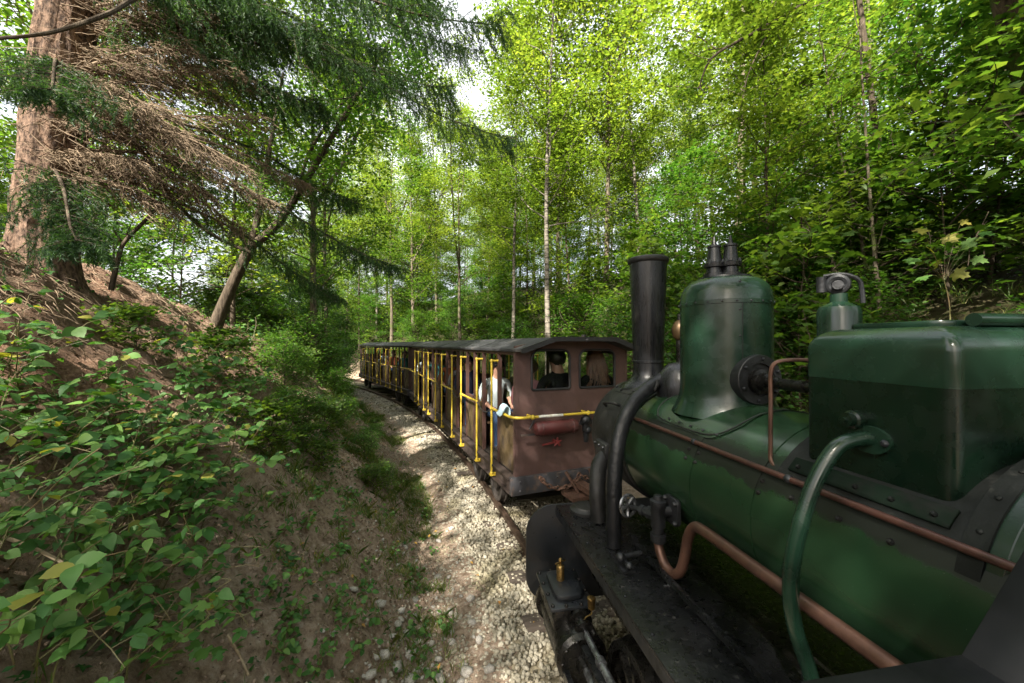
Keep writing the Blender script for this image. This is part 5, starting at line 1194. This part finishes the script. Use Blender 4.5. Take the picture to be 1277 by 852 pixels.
# ------------------------------------------------------------------ leaning forked tree on the bank
def limb_tree(name, label, stems, mat, leafmat, leaf_n, size, g, group=None, flat=0.12, twigL=0.7, lobed=False, twn=9, spreadf=0.22):
    t = empty(name, (0, 0, 0), 0, label, 'tree', group); mb = MB(); pts = []
    for P_, rr, tw in stems:
        sp = smooth_path(P_, 8); mb.tube(sp, rr, 10)
        A_ = np.array([list(p) for p in sp])
        for i in range(int(tw * twn)):
            f = g.uniform(0.3, 1.0); k = min(len(A_) - 2, int(f * (len(A_) - 1))); d = unit(A_[k + 1] - A_[k]) * 0.5 + g.normal(0, 0.7, 3); c = curve(A_[k], d, twigL * g.uniform(0.5, 1.4), g, 5, 0.03, 0.18)
            mb.tube([Vector(x) for x in c], [0.011, 0.003], 4, cap=False); pts.append(c[2:])
    mb.build('trunk', mat, t, angle=60)
    if leaf_n:
        Pt = np.concatenate(pts); C = Pt[g.integers(0, len(Pt), leaf_n)] + g.normal(0, 1, (leaf_n, 3)) * np.array([spreadf, spreadf, flat])
        inst('crown', crown_mesh('crown', C, np.full(leaf_n, size), leafmat, g, lobed), t)
    return t
D1 = 7.0; b = ray_ground(275, 398); D1 = min(7.2, b.y)
limb_tree('forked_tree', 'leaning forked tree with grey-brown bark growing from the top of the bank', [
    ([at(262, 425, D1), at(285, 365, D1), at(312, 308, D1)], [0.13, 0.095, 0.085], 0),
    ([at(312, 308, D1), at(322, 265, D1 + .1), at(328, 225, D1 + .2), at(338, 170, D1 + 0.3), at(352, 90, D1 + .5)], [0.06, 0.05, 0.04, 0.022], 1.6),
    ([at(312, 308, D1), at(345, 280, D1 - .1), at(372, 240, D1 - .2), at(412, 172, D1 - .3), at(448, 112, D1 - .4), at(485, 50, D1 - .5)], [0.075, 0.068, 0.058, 0.046, 0.034, 0.02], 2.4),
    ([at(372, 240, D1 - .2), at(385, 190, D1), at(425, 130, D1 + .1), at(455, 100, D1 + .2)], [0.036, 0.03, 0.024, 0.015], 1.6)], M_bark3, L_hazel, 5200, 0.085, np.random.default_rng(31), twigL=1.0)
limb_tree('dead_sapling', 'thin crooked dead sapling with a bent black stem beside the big spruce', [([at(138, 362, 4.6), at(148, 318, 4.6), at(156, 300, 4.6), at(180, 275, 4.7), at(200, 254, 4.8)], [0.028, 0.022, 0.02, 0.012], 0.4), ([at(150, 300, 4.6), at(143, 290, 4.6), at(140, 282, 4.5)], [0.013, 0.006], 0)], M_bark3, None, 0, 0, np.random.default_rng(32), twigL=0.35)
limb_tree('dead_sapling', 'long arched bare stem sweeping under the dead spruce boughs', [([at(312, 315, 6.2), at(260, 290, 6.0), at(215, 248, 5.6), at(178, 190, 5.2), at(150, 165, 5.0)], [0.03, 0.028, 0.024, 0.014], 1.2)], M_bark3, None, 0, 0, np.random.default_rng(33), twigL=0.7)

# ------------------------------------------------------------------ trees of the wood that can be told apart
WOOD = 'trees of the wood round the track'
def wood_tree(proto, px, depth, label, sc=1.0, tilt=0.0, rz=None, name='broadleaf_tree'):
    x = (px - PCX) / F * depth
    return put_tree(name, proto, x, depth, label, None, rz, sc, tilty=tilt)
wood_tree(T_birch, 684, 13.5, 'pale birch trunk rising right behind the maroon carriage roof', 1.05, -0.02, 0.4, 'birch_tree')
wood_tree(T_ash, 757, 15.0, 'tall tree forking into two stems seen just left of the chimney', 1.0, 0.02, 1.1)
wood_tree(T_birch, 640, 16.5, 'slim birch standing left of the pale birch behind the carriage roof', 0.9, -0.03, 2.0, 'birch_tree')
wood_tree(T_ash, 574, 20, 'slender tree above the joint of the two carriages', 0.8, 0.0, 3.0)
# dark mossy trunk close by on the right bank
mt = limb_tree('mossy_tree', 'dark mossy trunk with a broken stub low on the right bank', [
    ([at(1330, 420, 5.2), at(1310, 300, 5.2), at(1300, 160, 5.2), at(1275, 60, 5.2), at(1255, -20, 5.2), at(1230, -160, 5.2)], [0.22, 0.18, 0.16, 0.15, 0.14, 0.11], 1.0),
    ([at(1300, 190, 5.2), at(1262, 165, 5.1), at(1240, 130, 5.0)], [0.09, 0.075, 0.06], 0)], M_moss, L_maple, 1500, 0.12, np.random.default_rng(41), twigL=1.2)
for i, (a, b_, c, lab) in enumerate((((1090, 420, 6.0), (1075, 300, 6.2), (1045, 170, 6.5), 'leaning bare sapling stem above the relief pot'), ((1098, 400, 5.6), (1090, 300, 5.8), (1080, 150, 6.0), 'straight thin sapling with pale bark over the sandbox'), ((935, 330, 9), (930, 200, 9), (960, 30, 9), 'thin dark sapling behind the safety valves'))):
    limb_tree('sapling', lab, [([at(*a), at(*b_), at(*c), at(c[0] + (c[0] - b_[0]) * 0.6, c[1] - 120, c[2] + 0.3)], [0.03, 0.024, 0.016, 0.008], 2.2)], M_bark2, L_maple, 420, 0.10, np.random.default_rng(50 + i), twigL=0.8, flat=0.06)
# hanging branch across the top, from a tree beyond
limb_tree('bare_branch_tree', 'slim tree with a dark bare bough arching across the sky', [([at(1120, 390, 7.5), at(1105, 250, 7.5), at(1085, 90, 7.3), at(1060, -120, 7.2)], [0.07, 0.06, 0.05, 0.03], 0.5), ([at(1070, -40, 7.2), at(1000, 5, 7.0), at(940, 40, 6.8), at(890, 70, 6.6), at(872, 110, 6.5)], [0.035, 0.03, 0.024, 0.010], 1.0), ([at(965, 28, 6.9), at(935, 90, 6.8), at(922, 150, 6.7)], [0.014, 0.008], 0.6)], M_bark3, L_birch, 900, 0.08, np.random.default_rng(61), twigL=0.6)
# ------------------------------------------------------------------ the rest of the wood
def scatter(n, a0, a1, l0, l1, g, mind):
    pts = []; tries = 0
    while len(pts) < n and tries < 6000:
        tries += 1
        a = g.uniform(a0, a1); l = g.uniform(l0, l1); p = track(a, l)
        if all((p.x - q[0]) ** 2 + (p.y - q[1]) ** 2 > mind * mind for q in pts): pts.append((p.x, p.y, a, l))
    return pts
g = np.random.default_rng(71)
LAB = {'b': 'birch with mottled pale trunk in the wood on the slope', 'a': 'tall slender grey-barked tree in the wood on the slope', 'm': 'leafy maple in the wood on the slope', 'l': 'bushy dark-barked alder in the wood on the slope', 'y': 'young tree leafy down to the ground on the slope'}
PR = {'b': T_birch, 'a': T_ash, 'm': T_maple, 'l': T_alder, 'y': T_young}
NM = {'b': 'birch_tree', 'a': 'broadleaf_tree', 'm': 'maple_tree', 'l': 'alder_tree', 'y': 'young_tree'}
GR = {'b': 'birches on the wooded slope', 'a': 'tall trees on the wooded slope', 'm': 'maples on the wooded slope', 'l': 'alders on the wooded slope', 'y': 'young trees on the wooded slope'}
def cone(x, y):   # tree stands where a line of sight should stay open
    return y > 0 and abs((x / max(y, .1)) * F + PCX - 745) < 22 and y < 26
for x, y, a, l in scatter(104, -10, 56, 3.8, 34, g, 1.9):
    if math.hypot(x, y) < 5.5 or cone(x, y): continue
    k = g.choice(list('baamlyyl' if l < 14 else 'bamlam')); k = 'y' if (k == 'b' and x > 0.45 * y and l < 12) else k; put_tree(NM[k], PR[k], x, y, LAB[k], GR[k], sc=g.uniform(0.8, 1.15), tiltx=g.normal(0, 0.03), tilty=g.normal(0, 0.03))
for x, y, a, l in scatter(52, -5, 60, -38, -8.0, g, 2.4):
    k = g.choice(list('baamly')); put_tree(NM[k], PR[k], x, y, LAB[k].replace('on the slope', 'behind the bank').replace('on the wooded', 'behind the'), GR[k].replace('on the wooded slope', 'behind the left bank'), sc=g.uniform(0.8, 1.1), tiltx=g.normal(0, 0.03), tilty=g.normal(0, 0.03))
for x, y, k, s, lab in ((-5.9, 11.6, 'm', 0.85, 'leafy maple on the left bank leaning over the second carriage'), (-7.4, 15.5, 'a', 0.8, 'tall tree on the left bank above the second carriage'), (-6.6, 9.2, 'y', 1.0, 'young leafy tree between the forked tree and the bend'), (-9.6, 31.0, 'a', 1.1, 'tall tree beyond the far end of the second carriage'), (-7.2, 28.5, 'm', 1.1, 'leafy maple beyond the roof of the second carriage'), (-12.0, 34.5, 'b', 1.1, 'birch far beyond the second carriage')):
    put_tree(NM[k], PR[k], x, y, lab, None, sc=s)
# unseen trees added behind the camera so their crowns shade the engine
for x, y, k, s in ((-6.0, -5.6, 'a', 1.0), (-3.0, -5.0, 'a', 1.0), (-6.0, -9, 'b', 1.0), (5.5, -4.0, 'm', 1.0), (7.5, 0.5, 'l', 1.0), (0.6, -8.5, 'a', 1.0)):
    put_tree(NM[k], PR[k], x, y, {'m': 'unseen leafy maple added behind the engine cab for its shade', 'a': 'unseen tall slender tree added behind the engine cab for its shade', 'l': 'unseen bushy alder added level with the engine cab for its shade', 'b': 'unseen birch added behind the engine cab for its shade'}[k], 'unseen shade trees added round the engine cab', sc=s)
# undergrowth on both sides
US = [(T_sap, 'leafy hazel sapling in the undergrowth', 'hazel_sapling'), (T_sap2, 'broad-leaved maple sapling in the undergrowth', 'maple_sapling'), (T_shrub, 'dense leafy shrub in the undergrowth', 'leafy_shrub'), (T_shrub2, 'low shrub with lobed leaves in the undergrowth', 'lobed_shrub')]
def under(n, a0, a1, l0, l1, g, mind, where, w, smax=1.25):
    for x, y, a, l in scatter(n, a0, a1, l0, l1, g, mind):
        if math.hypot(x, y) < 3.0 or (0 < y < 5.4 and 0.72 < x / y < 1.6): continue
        k = int(g.choice(4, p=w)); pr, lab, nm = US[k]
        t = put_tree(nm, pr, x, y, lab.replace('in the undergrowth', where), nm.replace('_', ' ') + 's ' + where, sc=g.uniform(0.7, smax), cat='sapling' if k < 2 else 'shrub', tiltx=g.normal(0, 0.08), tilty=g.normal(0, 0.08))
under(130, -10, 34, 2.9, 9, g, 0.7, 'on the bank beyond the train', [0.3, 0.25, 0.25, 0.2])
under(44, -10.5, -2.5, 2.8, 6.5, g, 0.5, 'on the bank beside the engine', [0.1, 0.3, 0.3, 0.3], 1.0)
under(60, -6, 45, 9, 22, g, 1.4, 'deeper in the wood beyond the train', [0.5, 0.2, 0.3, 0.0], 1.6)
under(44, 0.8, 26, -8, -3.6, g, 0.75, 'on the left bank round the bend', [0.25, 0.15, 0.35, 0.25], 1.1)
for x, y, s in ((-8.9, 19.4, 1.3), (-8.25, 17.7, 1.0), (-9.9, 21.4, 1.4), (-7.5, 15.9, 0.9), (-10.9, 23.0, 1.5)):
    put_tree('leafy_shrub', T_shrub, x, y, 'bright shrub at the foot of the left bank beside the second carriage', 'shrubs beside the second carriage', sc=s, cat='shrub')
for x, y, a, l in scatter(22, -5.2, 5, -4.0, -2.25, g, 0.4):
    pr, nm = ((T_shrub, 'leafy_herb'), (T_shrub2, 'lobed_herb'))[int(g.integers(0, 2))]
    put_tree(nm, pr, x, y, 'knee-high clump of fine green leaves low on the left bank' if nm == 'leafy_herb' else 'knee-high clump of lobed leaves low on the left bank', nm.replace('_', ' ') + 's low on the left bank', sc=g.uniform(0.16, 0.36), cat='herb')
for x, y, a, l in scatter(20, -5.4, 3.5, -4.9, -3.2, g, 0.6):
    pr, nm = ((T_shrub, 'leafy_bush'), (T_shrub2, 'lobed_bush'))[int(g.integers(0, 2))]
    put_tree(nm, pr, x, y, 'waist-high leafy bush covering the left bank before the bend' if nm == 'leafy_bush' else 'waist-high bush of lobed leaves covering the left bank before the bend', nm.replace('_', ' ') + 'es before the bend', sc=g.uniform(0.3, 0.55), cat='bush', tiltx=g.normal(0, 0.1), tilty=g.normal(0.15, 0.1))
under(18, 0, 40, -22, -8, g, 1.8, 'on the plateau behind the left bank', [0.5, 0.2, 0.3, 0.0], 1.6)

# ------------------------------------------------------------------ brambles and weeds on the near bank: every leaf a piece
def blade(name, mat, outline, rows=5, curl=0.18, fold=0.12):
    """leaf with a midrib fold and a toothed edge; base at the origin, tip along +y"""
    V = []; Fc = []
    for i, (y, w) in enumerate(outline):
        z = -curl * y * y; V += [(-w, y, z + fold * w), (0, y, z), (w, y, z + fold * w)]
    for i in range(len(outline) - 1):
        a = i * 3; Fc += [(a, a + 1, a + 4, a + 3), (a + 1, a + 2, a + 5, a + 4)]
    return MB().add(V, Fc).mesh(name, mat, angle=80)
ov = blade('leaf', L_bramble, [(0, 0.01), (0.06, 0.16), (0.14, 0.22), (0.2, 0.31), (0.3, 0.33), (0.38, 0.38), (0.5, 0.36), (0.58, 0.36), (0.68, 0.27), (0.76, 0.25), (0.86, 0.13), (1.0, 0.0)])
ov2 = blade('leaf', L_bramble, [(0, 0.01), (0.1, 0.2), (0.3, 0.29), (0.5, 0.28), (0.75, 0.16), (1.0, 0.0)], curl=0.35, fold=0.2)
def lobed_leaf(mat):
    pts = [(0, 0), (0.2, -0.1), (0.42, -0.06), (0.34, 0.1), (0.55, 0.2), (0.62, 0.42), (0.38, 0.42), (0.26, 0.52), (0.3, 0.78), (0.14, 0.78), (0, 1.02), (-0.14, 0.78), (-0.3, 0.78), (-0.26, 0.52), (-0.38, 0.42), (-0.62, 0.42), (-0.55, 0.2), (-0.34, 0.1), (-0.42, -0.06), (-0.2, -0.1)]
    V = [(0, 0.35, 0.02)] + [(x, y, -0.16 * (x * x + (y - 0.35) ** 2) + 0.03 * math.sin(7 * x)) for x, y in pts]; n = len(pts)
    return MB().add(V, [(0, 1 + i, 1 + (i + 1) % n) for i in range(n)]).mesh('leaf', mat, angle=80)
ov_y = ov.copy(); ov_y.materials[0] = L_yellow; lob = lobed_leaf(L_bramble); lob_y = lobed_leaf(L_yellow)
for m_ in (ov, ov2, ov_y, lob, lob_y):
    at_ = m_.attributes.new('rnd', 'FLOAT', 'POINT'); at_.data.foreach_set('value', [0.5] * len(m_.vertices))
def aim(d, up=Vector((0, 0, 1)), roll=0.0):
    d = Vector(d).normalized(); x = d.cross(up); x = x.normalized() if x.length > 1e-4 else Vector((1, 0, 0)); z = x.cross(d)
    return (Matrix((x, d, z)).transposed().to_4x4() @ Matrix.Rotation(roll, 4, 'Y')).to_euler()
def bank_plant(name, p, nrm, label, group, g, canes=3, length=0.5, leaf=0.08, kind='bramble', meshes=None, cat='plant'):
    t = empty(name, p, 0, label, cat, group); st = MB(); L_ = []
    for c in range(canes):
        d = Vector((g.normal(0, 0.5), g.normal(0, 0.5), 0.9)) + Vector(nrm) * 0.5; cv = curve((g.normal(0, 0.03), g.normal(0, 0.03), -0.03), d, length * g.uniform(0.6, 1.2), g, 7, -0.10, 0.13)
        st.tube([Vector(x) for x in cv], [0.0045, 0.002], 4, cap=False)
        for i in range(2, 8):
            if kind == 'bramble':
                s = 1 if i % 2 else -1; tdir = Vector(unit(cv[i] - cv[i - 1])); sd_ = tdir.cross(Vector((0, 0, 1))); sd_ = sd_.normalized() * s if sd_.length > 1e-3 else Vector((s, 0, 0))
                base = Vector(cv[i]); pt = base + (sd_ * 0.8 + tdir * 0.3 + Vector((0, 0, 0.25))) * leaf * 0.9; st.tube([base, pt], [0.002, 0.0015], 3, cap=False)
                out = (sd_ + tdir * 0.3 + Vector((0, 0, -0.12 + g.normal(0, 0.15)))).normalized(); side = out.cross(Vector((0, 0, 1))).normalized()
                sz_ = leaf * g.uniform(0.75, 1.25)
                for dd, k in ((out, 1.0), ((out * 0.25 + side), 0.82), ((out * 0.25 - side), 0.82)): L_.append((pt, dd, sz_ * k))
            else:
                base = Vector(cv[i]); az = g.uniform(0, 6.28); out = Vector((math.cos(az), math.sin(az), g.normal(0.0, 0.2))); pt = base + out * leaf * 0.6 + Vector((0, 0, 0.02)); st.tube([base, pt], [0.002, 0.0014], 3, cap=False); L_.append((pt, out, leaf * g.uniform(0.7, 1.3)))
    st.build('stem', M_stalk, t, smooth=False)
    for pt, d, s in L_:
        inst('leaf', (meshes or [ov])[int(g.integers(0, len(meshes or [ov])))], t, pt, aim(Vector(d) + Vector((0, 0, g.normal(-0.15, 0.3))), up=Vector((g.normal(0.25, 0.35), g.normal(-0.25, 0.35), 1)), roll=g.normal(0, 0.3)), s)
    return t
g = np.random.default_rng(81)
def bank_normal(x, y):
    e = 0.15; return Vector((-(gz(x + e, y) - gz(x - e, y)) / (2 * e), -(gz(x, y + e) - gz(x, y - e)) / (2 * e), 1)).normalized()
zone = []
for i in range(1500):
    px = g.uniform(-60, 440); py = g.uniform(425, 850)
    if px > 330 - (py - 560) * 0.45 and py > 560: w = 0.10
    elif py < 475 and px < 290: w = 0.06
    elif py < 530 and px < 280: w = 0.25
    else: w = 1.0
    if g.random() > w or (w > 0.2 and fbm(np.array([px * 0.012]), np.array([py * 0.016]), 2)[0] < -0.16): continue
    p = ray_ground(px, py)
    if p.length > 14 or p.y > 9: continue
    if all((p - q).length > 0.15 * max(1.0, p.y / 3.0) for q, _, _ in zone): zone.append((p, px, py))
    if len(zone) >= 84: break
for p, px, py in zone:
    q = Vector((p.x, p.y, gz(p.x, p.y))); nb = bank_normal(p.x, p.y); r = g.random()
    if px > 330 - (py - 560) * 0.45 and py > 560: bank_plant('weed_seedling', q, nb, 'small green seedling rooted in the bare earth of the bank', 'seedlings on the bare earth', g, 2, 0.16, 0.045, 'weed', [ov, ov2])
    elif r < 0.6: lf = g.uniform(0.55, 1.05); bank_plant('bramble', q, nb, 'bramble with toothed leaves in threes arching over the left bank', 'brambles on the left bank', g, 3, 0.62, 0.088 * lf, 'bramble', [ov] * 14 + [ov2] * 4 + [ov_y])
    elif r < 0.72: bank_plant('maple_seedling', q, nb, 'lobed-leaved maple seedling among the brambles on the left bank', 'maple seedlings on the left bank', g, 4, 0.5, 0.072, 'weed', [lob])
    else: bank_plant('nettle', q, nb, 'upright leafy weed with narrow pointed leaves on the left bank', 'weeds on the left bank', g, 4, 0.5, 0.075, 'weed', [ov2])
for px, py in ((470, 545), (455, 590), (440, 620), (420, 650), (395, 700), (430, 770), (415, 690), (380, 660), (445, 815), (350, 820), (505, 720), (480, 640), (530, 840), (560, 780), (390, 620), (462, 562)) + tuple((g.uniform(330, 540), g.uniform(600, 850)) for _ in range(34)):
    p = ray_ground(px, py); bank_plant('weed_seedling', Vector((p.x, p.y, gz(p.x, p.y))), bank_normal(p.x, p.y), 'small green seedling rooted in the bare earth of the bank', 'seedlings on the bare earth', g, 3, 0.13, g.uniform(0.035, 0.06), 'weed', [ov, ov2])
# maple sapling with yellowing leaves on the right bank
ys = empty('yellowing_sapling', at(1185, 420, 4.4), 0, 'maple sapling with large pale yellow leaves above the sandbox lid', 'sapling'); st = MB(); org = at(1185, 420, 4.4)
for i, (px, py, s, yl) in enumerate(((1150, 285, 0.13, 1), (1180, 295, 0.14, 1), (1205, 300, 0.12, 0), (1160, 310, 0.13, 1), (1190, 340, 0.15, 1), (1140, 322, 0.13, 0), (1215, 322, 0.13, 0), (1172, 325, 0.12, 1), (1225, 290, 0.12, 0), (1132, 298, 0.11, 0), (1200, 275, 0.11, 1), (1150, 345, 0.12, 0))):
    p = at(px, py, 4.4 + 0.12 * math.sin(i * 2.1)) - org; hub = at(1178, 350, 4.45) - org
    st.tube(smooth_path([hub, hub.lerp(p, 0.5) + Vector((0, 0, 0.04)), p], 4), [0.003, 0.0016], 4, cap=False)
    inst('leaf', lob_y if yl else lob, ys, p, aim(Vector((p.x - hub.x + 0.05, -0.25 + g.normal(0, 0.2), -0.35)), up=Vector((-0.7 + g.normal(0, 0.3), -0.8, 0.75 + g.normal(0, 0.25))), roll=g.normal(0, 0.2)), s)
st.tube(smooth_path([Vector((0, 0, -0.3)), hub * 0.5 + Vector((0.03, 0, 0)), hub], 5), [0.008, 0.004], 6)
st.build('stem', M_stalk, ys)

# ------------------------------------------------------------------ what nobody could count: ivy, grass, litter
def on_bank(n, a0, a1, l0, l1, g):
    a = g.uniform(a0, a1, n); l = g.uniform(l0, l1, n); th = TH0 + a / RAD; x = CEN.x + np.cos(th) * (RAD + l); y = CEN.y + np.sin(th) * (RAD + l); return np.stack([x, y, ground(x, y)], 1), a, l
P_, a, l = on_bank(26000, -10.5, 3, -6.8, -1.9, g); w = np.clip(0.45 + 1.3 * fbm(P_[:, 0] * 1.7, P_[:, 1] * 1.7, 3), 0, 1) * np.interp(-l, [1.9, 2.6, 3.3, 5.2], [0.10, 0.22, 1, 0.25]); k = g.random(len(P_)) < w
C = P_[k]; C[:, 2] += 0.015 + 0.10 * g.random(len(C)) ** 2
tag(inst('ground_ivy', crown_mesh('ground_ivy', C, np.full(len(C), 0.052), L_bramble, g, tilt=0.6)), 'low small-leaved creepers covering the earth of the left bank', 'creeper', kind='stuff')
def tufts(name, P0, per, h, g, mat):
    n = len(P0) * per; B = np.repeat(P0, per, 0) + np.concatenate([g.normal(0, 0.035, (n, 2)), np.zeros((n, 1))], 1); d = unit(np.stack([g.normal(0, 0.45, n), g.normal(0, 0.45, n), np.ones(n)], 1)); H = (h * g.uniform(0.4, 1.2, n))[:, None]; s = unit(np.cross(d, g.normal(size=(n, 3)))) * 0.0032
    bend = np.stack([d[:, 0], d[:, 1], -0.5 * np.ones(n)], 1) * H * 0.35; M1 = B + d * H * 0.55; T1 = B + d * H + bend
    V = np.stack([B - s, B + s, M1 + s * 0.8, T1, M1 - s * 0.8], 1).reshape(-1, 3); return np_mesh(name, V, np.arange(n * 5).reshape(n, 5), mat, attr=np.repeat(g.random(n), 5))
P_, a, l = on_bank(5200, -8.5, 14, -3.6, -1.7, g); w = np.interp(a, [-9, -6.5, -5, -3, 14], [0.06, 0.2, 0.8, 1, 1]) * np.clip(0.5 + 1.5 * fbm(P_[:, 0] * 1.2, P_[:, 1] * 1.2), 0, 1); P_ = P_[g.random(len(P_)) < w]
tag(inst('grass', tufts('grass', P_, 16, 0.15, g, L_grass)), 'short grass growing at the foot of the left bank', 'grass', kind='stuff')
P_, a, l = on_bank(2600, -9, 12, 2.2, 5.5, g)
tag(inst('tall_grass', tufts('tall_grass', P_, 12, 0.34, g, L_grass)), 'long grass and herbs on the bank beyond the train', 'grass', kind='stuff')
P_, a, l = on_bank(9000, -10, 20, 2.2, 8, g); C = P_.copy(); C[:, 2] += 0.03 + 0.25 * g.random(len(C))
tag(inst('herb_layer', crown_mesh('herb_layer', C, np.full(len(C), 0.075), L_hazel, g, tilt=0.5)), 'low leafy herbs covering the bank beyond the train', 'herbs', kind='stuff')
P_, a, l = on_bank(14000, -10.5, 4, -8, -1.9, g); C = P_.copy(); C[:, 2] += 0.006
tag(inst('leaf_litter', crown_mesh('leaf_litter', C, np.full(len(C), 0.030), L_brown, g, tilt=0.5)), 'brown leaf and bark litter strewn over the left bank', 'litter', kind='stuff')
# dry twigs and roots combed over the shoulder of the bank below the spruce
tw = MB(); g = np.random.default_rng(91)
for i in range(900):
    px = g.uniform(-120, 330); py = 300 + max(0, px) * 0.34 + abs(g.normal(0, 42)) - 4
    p = ray_ground(px, py)
    if p.y > 9: continue
    d = Vector((g.normal(0.6, 0.7), g.normal(-0.5, 0.7), 0)); q = Vector((p.x, p.y, gz(p.x, p.y) + 0.01)); n = 4; pts = [q]; L_ = g.uniform(0.08, 0.30)
    for j in range(n):
        d = d + Vector((g.normal(0, 0.35), g.normal(0, 0.35), 0)); dn = d.normalized() * L_ / n; q = Vector((q.x + dn.x, q.y + dn.y, 0)); q.z = max(gz(q.x, q.y), pts[-1].z - 0.05) + g.uniform(0.004, 0.03); pts.append(q)
    tw.tube(pts, [g.uniform(0.003, 0.006), 0.0015], 4, cap=False)
tag(inst('twig_litter', tw.mesh('twig_litter', M_twig, angle=70)), 'tangle of dry twigs and roots below the big spruce', 'twigs', kind='stuff')
# fallen sticks one could pick up
for pts, r, lab in (([(5, 668), (60, 690), (110, 722), (126, 746)], 0.009, 'bleached curved stick lying across the brambles'), ([(118, 592), (150, 572), (182, 568)], 0.008, 'short pale broken stick among the bramble leaves'), ([(285, 790), (300, 815), (312, 840)], 0.010, 'dark fallen twig on the bare earth'), ([(300, 760), (310, 720), (318, 690)], 0.006, 'thin root hanging down the earth bank'), ([(250, 400), (290, 385), (330, 380)], 0.012, 'dry root curling out below the forked tree')):
    P3 = []
    for px, py in pts:
        p = ray_ground(px, py); d = (Vector((0, 0, CAMZ)) - p); P3.append(p + d.normalized() * (0.16 if 'bramble' in lab else 0.02))
    tag(MB().tube(smooth_path(P3, 6), [r, r * 0.6], 7, bumps=0.1).build('fallen_stick', M_stick), lab, 'stick')
# yellow leaves dropped on gravel and earth
n = 130; P_, a, l = on_bank(n, -10.2, 0, -3.2, -0.9, g); C = P_; C[:, 2] = np.maximum(C[:, 2], -0.13) + 0.03
tag(inst('fallen_leaves', crown_mesh('fallen_leaves', C, np.full(n, 0.045), L_dry, g, tilt=0.35)), 'yellow and orange leaves dropped on the gravel and earth', 'fallen leaves', kind='stuff')
